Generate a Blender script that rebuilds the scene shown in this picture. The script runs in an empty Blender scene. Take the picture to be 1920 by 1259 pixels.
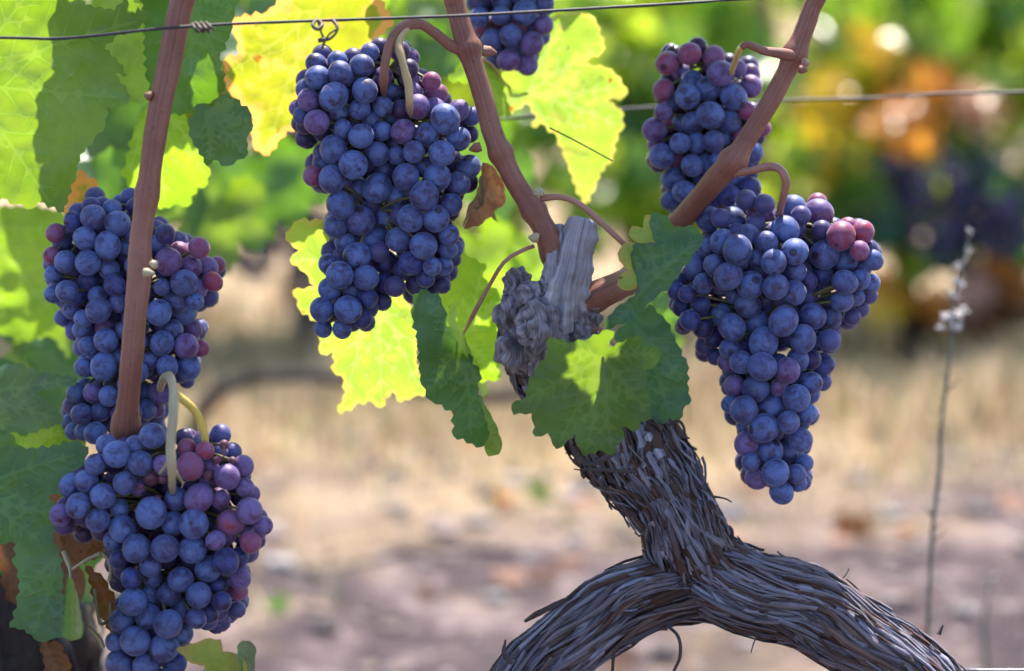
import bpy, bmesh, math, random
import numpy as np
from mathutils import Vector, Matrix, noise
from mathutils.geometry import delaunay_2d_cdt
random.seed(7); rng = np.random.default_rng(7)
S = bpy.context.scene; COL = S.collection

# ------------------------------------------------------------------ camera
FPX = 4512.0; CAM = Vector((0, 0, 0.85)); PITCH = math.radians(11.5)
cam = bpy.data.cameras.new('camera'); co = bpy.data.objects.new('camera', cam); COL.objects.link(co)
co.location = CAM; co.rotation_euler = (math.radians(90) - PITCH, 0, 0)
cam.sensor_width = 36; cam.lens = 36 * FPX / 1920; cam.clip_start = 0.05; cam.clip_end = 500
cam.dof.use_dof = True; cam.dof.focus_distance = 1.385; cam.dof.aperture_fstop = 3.6
S.camera = co
RT = Vector((1, 0, 0)); FW = Vector((0, math.cos(PITCH), -math.sin(PITCH))); UPV = Vector((0, math.sin(PITCH), math.cos(PITCH)))
def P(px, py, d=1.41):
    return CAM + (RT * ((px - 960) / FPX) + UPV * ((629.5 - py) / FPX) + FW) * d
def proj(p):
    v = p - CAM; d = v.dot(FW)
    return 960 + FPX * v.dot(RT) / d, 629.5 - FPX * v.dot(UPV) / d, d

# ------------------------------------------------------------------ light
EL = math.radians(61); AZ = math.radians(15)
SUN = Vector((math.sin(AZ) * math.cos(EL), math.cos(AZ) * math.cos(EL), math.sin(EL)))
w = bpy.data.worlds.new('World'); S.world = w; w.use_nodes = True
nt = w.node_tree; bg = nt.nodes['Background']; sky = nt.nodes.new('ShaderNodeTexSky')
sky.sky_type = 'NISHITA'; sky.sun_disc = False; sky.sun_elevation = EL; sky.sun_rotation = AZ
nt.links.new(sky.outputs[0], bg.inputs[0]); bg.inputs[1].default_value = 0.13
sl = bpy.data.lights.new('sun', 'SUN'); so = bpy.data.objects.new('sun', sl); COL.objects.link(so)
sl.energy = 4.6; sl.angle = math.radians(0.5); sl.color = (1, 0.93, 0.82)
so.rotation_euler = SUN.to_track_quat('Z', 'Y').to_euler(); so.location = SUN * 10
S.view_settings.view_transform = 'Standard'; S.view_settings.look = 'None'
S.view_settings.exposure = 1.45; S.view_settings.gamma = 1
S.cycles.max_bounces = 8; S.cycles.transparent_max_bounces = 4

# ------------------------------------------------------------------ materials
def srgb(r, g, b):
    f = lambda c: ((c / 255 + 0.055) / 1.055) ** 2.4 if c > 10 else c / 255 / 12.92
    return (f(r), f(g), f(b), 1)
class NB:
    def __init__(s, name):
        s.m = bpy.data.materials.new(name); s.m.use_nodes = True; s.t = s.m.node_tree
        s.t.nodes.clear(); s.out = s.t.nodes.new('ShaderNodeOutputMaterial')
    def n(s, typ, **kw):
        nd = s.t.nodes.new('ShaderNode' + typ)
        for k, v in kw.items():
            if k.startswith('i_'):
                key = k[2:]; key = int(key) if key.isdigit() else key.replace('_', ' ')
                s.set(nd.inputs[key], v)
            else: setattr(nd, k, v)
        return nd
    def set(s, sock, v):
        if isinstance(v, bpy.types.NodeSocket): s.t.links.new(v, sock)
        elif isinstance(v, bpy.types.Node): s.t.links.new(v.outputs[0], sock)
        else: sock.default_value = v
    def mix(s, a, b, f, mode='MIX'):
        nd = s.n('MixRGB', blend_type=mode); s.set(nd.inputs[0], f); s.set(nd.inputs[1], a); s.set(nd.inputs[2], b); return nd
    def math(s, op, a, b=0.0, c=None):
        nd = s.n('Math', operation=op); s.set(nd.inputs[0], a); s.set(nd.inputs[1], b)
        if c is not None: s.set(nd.inputs[2], c)
        return nd
    def ramp(s, f, stops):
        nd = s.n('ValToRGB'); s.set(nd.inputs[0], f); e = nd.color_ramp.elements
        while len(e) < len(stops): e.new(0.5)
        for el, (p, c) in zip(e, stops):
            el.position = p; el.color = c if len(c) == 4 else (*c, 1)
        return nd
    def mr(s, v, a, b, c=0.0, d=1.0):
        nd = s.n('MapRange'); s.set(nd.inputs[0], v)
        for i, x in enumerate((a, b, c, d)): nd.inputs[i + 1].default_value = x
        return nd
    def noise(s, vec, scale, detail=4, rough=0.6, dist=0.0):
        nd = s.n('TexNoise'); s.set(nd.inputs['Vector'], vec); nd.inputs['Scale'].default_value = scale
        nd.inputs['Detail'].default_value = detail; nd.inputs['Roughness'].default_value = rough; nd.inputs['Distortion'].default_value = dist
        return nd
    def bump(s, h, strength=0.5, dist=0.002):
        nd = s.n('Bump'); nd.inputs['Strength'].default_value = strength; nd.inputs['Distance'].default_value = dist; s.set(nd.inputs['Height'], h); return nd
    def surf(s, sh): s.t.links.new(sh.outputs[0], s.out.inputs[0]); return s.m

def grape_material(name, skin, bloom, sss, rough=0.42):
    b = NB(name); tc = b.n('TexCoord'); oi = b.n('ObjectInfo')
    off = b.n('VectorMath', operation='SCALE'); b.set(off.inputs[0], (37.0, 91.0, 53.0)); b.set(off.inputs['Scale'], oi.outputs['Random'])
    v = b.n('VectorMath', operation='ADD'); b.set(v.inputs[0], tc.outputs['Object']); b.set(v.inputs[1], off.outputs[0])
    n1 = b.noise(v.outputs[0], 1.1, 5, 0.65, 0.6); n2 = b.noise(v.outputs[0], 9, 4, 0.7)
    f = b.math('ADD', b.mr(n1, 0.37, 0.57, 0.22, 1.0), b.mr(n2, 0.35, 0.65, -0.22, 0.22))
    var = b.mr(oi.outputs['Random'], 0, 1, 0.65, 1.15)
    f = b.math('MULTIPLY', f, var); f.use_clamp = True
    # skin tints from berry to berry
    tint = b.mix(skin, (skin[0] * 1.6 + .004, skin[1] * .9, skin[2] * .8, 1), b.math('FRACT', b.math('MULTIPLY', oi.outputs['Random'], 7.3)))
    c = b.mix(tint, bloom, f)
    sep = b.n('SeparateXYZ'); b.set(sep.inputs[0], tc.outputs['Object'])
    scar = b.mr(sep.outputs[2], -0.995, -0.975, 0.25, 1.0)
    wob = b.noise(tc.outputs['Object'], 14, 2)
    scar = b.mr(b.math('ADD', sep.outputs[2], b.math('MULTIPLY', wob, 0.012)), -1.066, -1.050, 0.25, 1.0)
    c = b.mix((0.02, 0.008, 0.01, 1), c, scar)
    p = b.n('BsdfPrincipled'); b.set(p.inputs['Base Color'], c)
    b.set(p.inputs['Roughness'], b.mr(f, 0, 1, rough - 0.05, rough + 0.16)); p.inputs['Specular IOR Level'].default_value = 0.34
    if sss:
        p.inputs['Subsurface Weight'].default_value = sss; p.inputs['Subsurface Radius'].default_value = (1.0, 0.3, 0.22); p.inputs['Subsurface Scale'].default_value = 0.006
    b.set(p.inputs['Normal'], b.bump(n2, 0.25, 0.00025))
    p.inputs['Sheen Weight'].default_value = 0.25; p.inputs['Sheen Roughness'].default_value = 0.35; p.inputs['Sheen Tint'].default_value = (0.85, 0.88, 1, 1)
    p.inputs['Coat Weight'].default_value = 0.0; p.inputs['Coat Roughness'].default_value = 0.3
    return b.surf(p)
MB_ = grape_material('grape_blue_bloom', (0.024, 0.013, 0.050, 1), (0.096, 0.140, 0.36, 1), 0.0)
MD_ = grape_material('grape_dark', (0.018, 0.005, 0.020, 1), (0.050, 0.064, 0.24, 1), 0.0)
MP_ = grape_material('grape_purple', (0.06, 0.015, 0.055, 1), (0.16, 0.115, 0.31, 1), 0.15)
MR_ = grape_material('grape_unripe_red', (0.19, 0.022, 0.045, 1), (0.20, 0.095, 0.22, 1), 0.4)
M_HID = grape_material('grape_inner', (0.03, 0.010, 0.045, 1), (0.10, 0.115, 0.33, 1), 0.0)
GM = {'s': grape_material('raisin', (0.06, 0.012, 0.012, 1), (0.14, 0.05, 0.10, 1), 0.0), 'b': MB_, 'd': MD_, 'p': MP_, 'r': MR_}

def leaf_material(name, refl, trans, edge=None, edge_t=None, edge_w=(0, 14), spots=0.0, rough=0.42, tw=0.5):
    """refl: reflected colour, trans: transmitted colour; edge: colour towards the dying margin"""
    b = NB(name); at = b.n('Attribute', attribute_name='vd'); ed = b.n('Attribute', attribute_name='ed')
    tc = b.n('TexCoord'); g = b.n('NewGeometry')
    vein = b.mr(at.outputs['Fac'], 0.6, 3.0, 1.0, 0.0)
    n1 = b.noise(tc.outputs['Object'], 26, 5, 0.65); n2 = b.noise(tc.outputs['Object'], 190, 4, 0.7); n3 = b.noise(tc.outputs['Object'], 60, 3, 0.6); n4 = b.noise(tc.outputs['Object'], 520, 3, 0.6)
    r2 = tuple(x * 1.9 for x in refl[:3]) + (1,); r0 = tuple(x * 0.6 for x in refl[:3]) + (1,)
    cr = b.mix(r0, r2, b.mr(n1, 0.33, 0.67)); cr = b.mix(cr, (0.20, 0.28, 0.14, 1), b.math('MULTIPLY', vein, 0.14))
    dust = b.mr(n2, 0.60, 0.75, 0, 0.15); cr = b.mix(cr, (0.25, 0.27, 0.22, 1), dust)
    t0 = (trans[0] * 0.72, trans[1] * 0.85, trans[2] * 0.8, 1)
    ct = b.mix(t0, trans, b.mr(n1, 0.36, 0.62)); gz_ = b.math('MULTIPLY', b.mr(at.outputs['Fac'], 1.0, 14.0, 1.0, 0.0), b.mr(n3, .35, .65, .12, .6)); ct = b.mix(ct, (trans[0] * .42, trans[1] * .72, trans[2] * .6, 1), gz_); ct = b.mix(ct, t0, b.mr(n4, 0.4, 0.62, 0.3, 0.0))
    ct = b.mix(ct, (min(1, trans[0] * 1.2), min(1, trans[1] * 1.15), trans[2] * 2.5 + .03, 1), b.math('MULTIPLY', vein, 0.45))
    if edge:
        e = b.math('SUBTRACT', b.mr(ed.outputs['Fac'], edge_w[0], edge_w[1], 1.0, 0.0), b.mr(n3, 0.35, 0.65, -0.25, 0.45)); e = b.mr(e, 0.0, 0.35)
        cr = b.mix(cr, edge, e); ct = b.mix(ct, edge_t or edge, e)
    if spots:
        sp = b.mr(b.noise(tc.outputs['Object'], 75, 2, 0.5), 0.74 - spots, 0.79 - spots)
        cr = b.mix(cr, (0.10, 0.045, 0.015, 1), sp); ct = b.mix(ct, (0.35, 0.12, 0.01, 1), sp)
    h = b.math('ADD', b.math('MULTIPLY', b.mr(at.outputs['Fac'], 0, 7), 0.8), b.math('MULTIPLY', n4, 0.12))
    bm = b.bump(h, 0.3, 0.0010)
    p = b.n('BsdfPrincipled'); b.set(p.inputs['Base Color'], cr); p.inputs['Roughness'].default_value = rough; b.set(p.inputs['Normal'], bm)
    p.inputs['Specular IOR Level'].default_value = 0.45
    t = b.n('BsdfTranslucent'); b.set(t.inputs[0], ct)
    m = b.n('MixShader'); m.inputs[0].default_value = tw; b.t.links.new(p.outputs[0], m.inputs[1]); b.t.links.new(t.outputs[0], m.inputs[2])
    return b.surf(m)
LEAF = {
 'green': leaf_material('leaf_green', (0.020, 0.066, 0.044, 1), (0.50, 0.72, 0.02, 1), tw=.32),
 'deep': leaf_material('leaf_deep_green', (0.018, 0.062, 0.046, 1), (0.26, 0.50, 0.015, 1), tw=.34),
 'lime': leaf_material('leaf_lime', (0.12, 0.20, 0.045, 1), (0.42, 0.60, 0.025, 1), spots=0.03, tw=0.62),
 'pale': leaf_material('leaf_pale_yellow', (0.30, 0.34, 0.08, 1), (0.43, 0.56, 0.05, 1), (0.40, 0.33, 0.10, 1), (0.52, 0.50, 0.08, 1), (0, 8), spots=0.05, tw=0.62),
 'yellow': leaf_material('leaf_yellow', (0.26, 0.28, 0.05, 1), (0.46, 0.43, 0.02, 1), (0.40, 0.13, 0.03, 1), (0.95, 0.45, 0.10, 1), (0, 20), spots=0.05, tw=0.62),
 'orange': leaf_material('leaf_orange', (0.35, 0.10, 0.03, 1), (0.95, 0.32, 0.02, 1), (0.22, 0.07, 0.03, 1), (0.5, 0.12, 0.02, 1), (0, 18), spots=0.06),
 'brown': leaf_material('leaf_dead_brown', (0.09, 0.04, 0.02, 1), (0.25, 0.09, 0.02, 1), spots=0.05, rough=0.6),
}
def col_leaf_material(name):
    b = NB(name); a = b.n('Attribute', attribute_name='col'); a2 = b.n('Attribute', attribute_name='colt')
    p = b.n('BsdfPrincipled'); b.set(p.inputs['Base Color'], a.outputs['Color']); p.inputs['Roughness'].default_value = 0.24
    t = b.n('BsdfTranslucent'); b.set(t.inputs[0], a2.outputs['Color'])
    m = b.n('MixShader'); m.inputs[0].default_value = 0.5; b.t.links.new(p.outputs[0], m.inputs[1]); b.t.links.new(t.outputs[0], m.inputs[2])
    return b.surf(m)
M_FOL = col_leaf_material('row_foliage')

def streak_material(name, a_, c_, scale=(60, 3), rough=0.5, bumpd=0.0006, speck=None, mid=None, spec=0.4):
    b = NB(name); uv = b.n('UVMap', uv_map='uv'); mp = b.n('Mapping'); b.set(mp.inputs[0], uv.outputs[0]); mp.inputs['Scale'].default_value = (scale[0], scale[1], 1)
    n = b.noise(mp.outputs[0], 1.0, 6, 0.65, 0.4); tc = b.n('TexCoord'); n2 = b.noise(tc.outputs['Object'], 30, 4, 0.6); n3 = b.noise(tc.outputs['Object'], 420, 2, 0.5)
    st = [(0.3, a_), (0.7, c_)] if not mid else [(0.3, a_), (0.5, mid), (0.72, c_)]
    c = b.ramp(b.math('ADD', b.math('MULTIPLY', n, 0.6), b.math('MULTIPLY', n2, 0.4)), st)
    if speck: c = b.mix(c, speck, b.mr(n3, 0.66, 0.72, 0, 0.6))
    p = b.n('BsdfPrincipled'); b.set(p.inputs['Base Color'], c); p.inputs['Roughness'].default_value = rough; p.inputs['Specular IOR Level'].default_value = spec
    b.set(p.inputs['Normal'], b.bump(b.math('ADD', n, b.math('MULTIPLY', n3, 0.3)), 0.7, bumpd))
    return b.surf(p)
M_CANE = streak_material('cane_bark', (0.10, 0.034, 0.024, 1), (0.38, 0.185, 0.145, 1), speck=(0.05, 0.02, 0.015, 1), mid=(0.235, 0.088, 0.062, 1))
M_STEM = streak_material('stem_tan', (0.34, 0.22, 0.10, 1), (0.52, 0.40, 0.20, 1), (30, 6), 0.45, 0.0003)
M_STEMR = streak_material('stem_reddish', (0.24, 0.09, 0.07, 1), (0.42, 0.22, 0.16, 1), (30, 6), 0.4, 0.0003)
M_STEMY = streak_material('stem_yellow', (0.52, 0.36, 0.06, 1), (0.75, 0.58, 0.16, 1), (30, 6), 0.4, 0.0003)
M_STEMG = streak_material('stem_green_grey', (0.26, 0.21, 0.12, 1), (0.46, 0.39, 0.25, 1), (30, 6), 0.45, 0.0003)
M_STUB = streak_material('weathered_wood', (0.09, 0.065, 0.07, 1), (0.58, 0.54, 0.62, 1), (60, 9), 0.7, 0.003, mid=(0.34, 0.30, 0.35, 1), spec=0.25)
M_STALK = streak_material('stalk_green', (0.06, 0.06, 0.02, 1), (0.16, 0.13, 0.05, 1), (30, 6), 0.5, 0.0003)
def bark_material():
    b = NB('shaggy_bark'); a = b.n('Attribute', attribute_name='col'); uv = b.n('UVMap', uv_map='uv'); mp = b.n('Mapping'); b.set(mp.inputs[0], uv.outputs[0]); mp.inputs['Scale'].default_value = (130, 14, 1)
    n = b.noise(mp.outputs[0], 1.0, 7, 0.7, 0.5); tc = b.n('TexCoord'); n2 = b.noise(tc.outputs['Object'], 55, 5, 0.65)
    k = b.mr(n, 0.32, 0.68, 0.38, 1.4); c = b.mix(a.outputs['Color'], k, 1.0, 'MULTIPLY')
    c = b.mix(c, (0.115, 0.045, 0.025, 1), b.mr(n2, 0.55, 0.68, 0.0, 0.55))
    p = b.n('BsdfPrincipled'); b.set(p.inputs['Base Color'], c); p.inputs['Roughness'].default_value = 0.62; p.inputs['Specular IOR Level'].default_value = 0.35
    b.set(p.inputs['Normal'], b.bump(n, 1.0, 0.003)); return b.surf(p)
M_BARK = bark_material()
def plain(name, c, rough=0.5, metal=0.0, var=0.4, scale=200):
    b = NB(name); tc = b.n('TexCoord'); n = b.noise(tc.outputs['Object'], scale, 4, 0.6)
    cc = b.mix(tuple(x * (1 - var) for x in c[:3]) + (1,), tuple(min(1, x * (1 + var)) for x in c[:3]) + (1,), b.mr(n, 0.35, 0.65))
    p = b.n('BsdfPrincipled'); b.set(p.inputs['Base Color'], cc); p.inputs['Roughness'].default_value = rough; p.inputs['Metallic'].default_value = metal
    b.set(p.inputs['Normal'], b.bump(n, 0.3, 0.0005)); return b.surf(p)
M_WIRE = plain('old_wire', (0.025, 0.022, 0.028), 0.55, 0.0)
M_WIREG = plain('grey_wire', (0.06, 0.055, 0.065), 0.55, 0.0)
M_WIREB = plain('bright_wire', (0.55, 0.55, 0.6), 0.35, 0.7)
M_TEND = plain('dried_tendril', (0.07, 0.045, 0.035), 0.6)
M_DRYP = plain('dry_floret', (0.75, 0.70, 0.68), 0.6, var=0.2)
M_BGB = plain('far_grape', (0.03, 0.028, 0.085), 0.45, scale=60)
M_BOARD = plain('pale_board', (0.62, 0.58, 0.60), 0.6, var=0.12, scale=30)

# ------------------------------------------------------------------ helpers
def mesh_np(name, verts, faces, mats=(), smooth=True, uv=None, attrs=None, cols=None):
    me = bpy.data.meshes.new(name); me.from_pydata([tuple(v) for v in verts], [], [tuple(f) for f in faces])
    for m in mats: me.materials.append(m)
    if smooth: me.polygons.foreach_set('use_smooth', [True] * len(me.polygons))
    if uv is not None:
        l = me.uv_layers.new(name='uv'); vi = np.empty(len(me.loops), int); me.loops.foreach_get('vertex_index', vi)
        l.data.foreach_set('uv', np.asarray(uv, float)[vi].ravel())
    for k, v in (attrs or {}).items():
        a = me.attributes.new(k, 'FLOAT', 'POINT'); a.data.foreach_set('value', np.asarray(v, float))
    for k, v in (cols or {}).items():
        a = me.attributes.new(k, 'FLOAT_COLOR', 'POINT'); v = np.asarray(v, float)
        if v.shape[1] == 3: v = np.hstack([v, np.ones((len(v), 1))])
        a.data.foreach_set('color', v.ravel())
    me.update(); return me
def link(name, me, parent=None):
    o = bpy.data.objects.new(name, me); COL.objects.link(o)
    if parent: o.parent = parent; o.matrix_parent_inverse = parent.matrix_basis.inverted()
    return o
def tag(o, label=None, cat=None, group=None, kind=None):
    for k, v in (('label', label), ('category', cat), ('group', group), ('kind', kind)):
        if v: o[k] = v
    return o
def empty(name, loc):
    o = bpy.data.objects.new(name, None); o.location = loc; o.empty_display_size = 0.05; COL.objects.link(o); return o

class Acc:
    def __init__(s): s.v = []; s.f = []; s.uv = []; s.c = []; s.n = 0
    def add(s, v, f, uv=None, c=None):
        v = np.asarray(v, float); s.v.append(v)
        s.f += [tuple(int(i) + s.n for i in q) for q in f]; s.uv.append(np.zeros((len(v), 2)) if uv is None else np.asarray(uv, float))
        s.c.append(np.tile(np.asarray((1, 1, 1) if c is None else c, float), (len(v), 1)) if c is None or np.ndim(c) == 1 else np.asarray(c, float)); s.n += len(v)
    def mesh(s, name, mat, smooth=True): return mesh_np(name, np.vstack(s.v), s.f, (mat,), smooth, np.vstack(s.uv), cols={'col': np.vstack(s.c)})

def catmull(pts, n):
    """pts: (k, m) array, resampled to n points along the spline"""
    p = np.asarray(pts, float); p = np.vstack([2 * p[0] - p[1], p, 2 * p[-1] - p[-2]]); k = len(p) - 3
    seg = np.linalg.norm(np.diff(p[1:-1, :3], axis=0), axis=1); cum = np.concatenate([[0], np.cumsum(seg)]); out = []
    for s in np.linspace(0, cum[-1], n):
        i = min(int(np.searchsorted(cum, s, side='right')) - 1, k - 1); i = max(i, 0); t = (s - cum[i]) / max(seg[i], 1e-9)
        a, b, c, d = p[i], p[i + 1], p[i + 2], p[i + 3]
        out.append(0.5 * ((2 * b) + (c - a) * t + (2 * a - 5 * b + 4 * c - d) * t * t + (3 * b - a - 3 * c + d) * t ** 3))
    return np.array(out)
def frames(c):
    t = np.gradient(c, axis=0); t /= np.linalg.norm(t, axis=1)[:, None]
    u = np.cross(t[0], (0.3, 0.9, 0.2)); u /= np.linalg.norm(u); U = [u]
    for i in range(1, len(c)):
        u = U[-1] - t[i] * np.dot(U[-1], t[i]); U.append(u / np.linalg.norm(u))
    U = np.array(U); return t, U, np.cross(t, U)
def pxpath(pts):
    """(px, py, depth, radius in photo pixels) -> world xyz + radius"""
    return [(*P(a, b, d), r * d / FPX) for a, b, d, r in pts]
def tube(acc, pts, n=40, sides=14, rough=0.0, cap=True, c=None, rfun=None, seed=0, freq=60, ridge=0.0):
    s = catmull(pts, n); cen, rad = s[:, :3], s[:, 3]; t, U, V = frames(cen)
    L = np.concatenate([[0], np.cumsum(np.linalg.norm(np.diff(cen, axis=0), axis=1))])
    ph = np.linspace(0, 2 * math.pi, sides, endpoint=False); vs, uv = [], []
    for i in range(n):
        for j, a in enumerate(ph):
            d = U[i] * math.cos(a) + V[i] * math.sin(a); r = rad[i]
            if rough: 
                q = cen[i] + d * r; r *= 1 + rough * (noise.noise(Vector(q) * freq + Vector((seed, 0, 0))) + 0.5 * noise.noise(Vector(q) * freq * 2.7))
            if ridge: r *= 1 + ridge * noise.noise(Vector((math.cos(a) * 3.2 + seed, math.sin(a) * 3.2, L[i] * 9)))
            if rfun: r = rfun(i / (n - 1), a, r)
            vs.append(cen[i] + d * r); uv.append((a / (2 * math.pi), L[i]))
    f = [(i * sides + j, i * sides + (j + 1) % sides, (i + 1) * sides + (j + 1) % sides, (i + 1) * sides + j) for i in range(n - 1) for j in range(sides)]
    if cap: f += [tuple(range(sides))[::-1], tuple((n - 1) * sides + j for j in range(sides))]
    acc.add(vs, f, uv, c); return s
def tube_obj(name, pts, mat, parent=None, **kw):
    a = Acc(); tube(a, pxpath(pts), **kw); return link(name, a.mesh(name, mat), parent)

# ---- bark strips peeling along a limb
GREYS = [(0.28, 0.26, 0.35), (0.38, 0.36, 0.48), (0.22, 0.18, 0.23), (0.42, 0.40, 0.50), (0.30, 0.27, 0.34), (0.20, 0.13, 0.12), (0.15, 0.07, 0.055), (0.12, 0.09, 0.10), (0.30, 0.25, 0.29)]
def bark_strips(acc, s, count, w=(1.5, 5), ln=(0.02, 0.07), lift=0.004, seed=1, drift=0.5, rough=None, tone=1.0):
    lift *= .5
    r_ = random.Random(seed); n = len(s); cen, rad = s[:, :3], s[:, 3]; t, U, V = frames(cen)
    L = np.concatenate([[0], np.cumsum(np.linalg.norm(np.diff(cen, axis=0), axis=1))]); T = L[-1]
    def at(q, a, r):
        q = min(max(q, 0), T - 1e-6); i = min(int(np.searchsorted(L, q, side='right')) - 1, n - 2); f = (q - L[i]) / (L[i + 1] - L[i])
        c = cen[i] * (1 - f) + cen[i + 1] * f; rr = rad[i] * (1 - f) + rad[i + 1] * f; u = U[i] * (1 - f) + U[i + 1] * f; v = V[i] * (1 - f) + V[i + 1] * f
        d = u * math.cos(a) + v * math.sin(a); e = -u * math.sin(a) + v * math.cos(a); return c + d * (rr * r[0] + r[1]), d, e
    for k in range(count):
        l = r_.uniform(*ln); q0 = r_.uniform(-0.01, T - l * 0.9); a0 = r_.uniform(0, 2 * math.pi); wd = r_.uniform(*w) / 1000; m = 9
        dr = r_.gauss(0, drift); lf0 = lift * r_.random() ** 2.5; lf1 = lift * r_.random() ** 2.5; base = r_.uniform(0.0, 0.0028); th = r_.uniform(0.0003, 0.0009)
        ph = r_.uniform(0, 6.28); am = r_.uniform(0.05, .3); tw = r_.gauss(0, 0.6); vs, uv, fc = [], [], []
        col = np.array(r_.choice(GREYS)) * r_.uniform(0.75, 1.25) * tone; u0 = r_.random() * 5
        for i in range(m):
            x = i / (m - 1); q = q0 + l * x; a = a0 + .35 * noise.noise(Vector((a0 * 1.5, q * 22, seed))) + dr * (x - 0.5) * l / 0.05 * 0.5 + am * math.sin(ph + x * 5) * 0.3
            h = base + lf0 * (1 - x) ** 3 + lf1 * x ** 3 - .0012 * abs(2 * x - 1) ** 6 + 0.0011 * math.sin(ph + x * 9)
            c, d, e = at(q, a, (1.0, h)); ww = wd * 0.5 * (0.25 + 0.75 * math.sin(math.pi * min(1, max(0, 0.10 + x * 0.80))) ** 0.5) * (1 + .25 * math.sin(ph * 3 + x * 14))
            e2 = e * math.cos(tw * (x - .5)) + d * math.sin(tw * (x - .5))
            vs += [c - e2 * ww, c + d * wd * 0.16, c + e2 * ww, c - d * th * 1.5]; uv += [(u0, q), (u0 + 0.03, q), (u0 + 0.06, q), (u0 + .03, q)]
        for i in range(m - 1):
            for j in range(4): fc.append((i * 4 + j, i * 4 + (j + 1) % 4, (i + 1) * 4 + (j + 1) % 4, (i + 1) * 4 + j))
        acc.add(vs, fc, uv, col)

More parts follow.
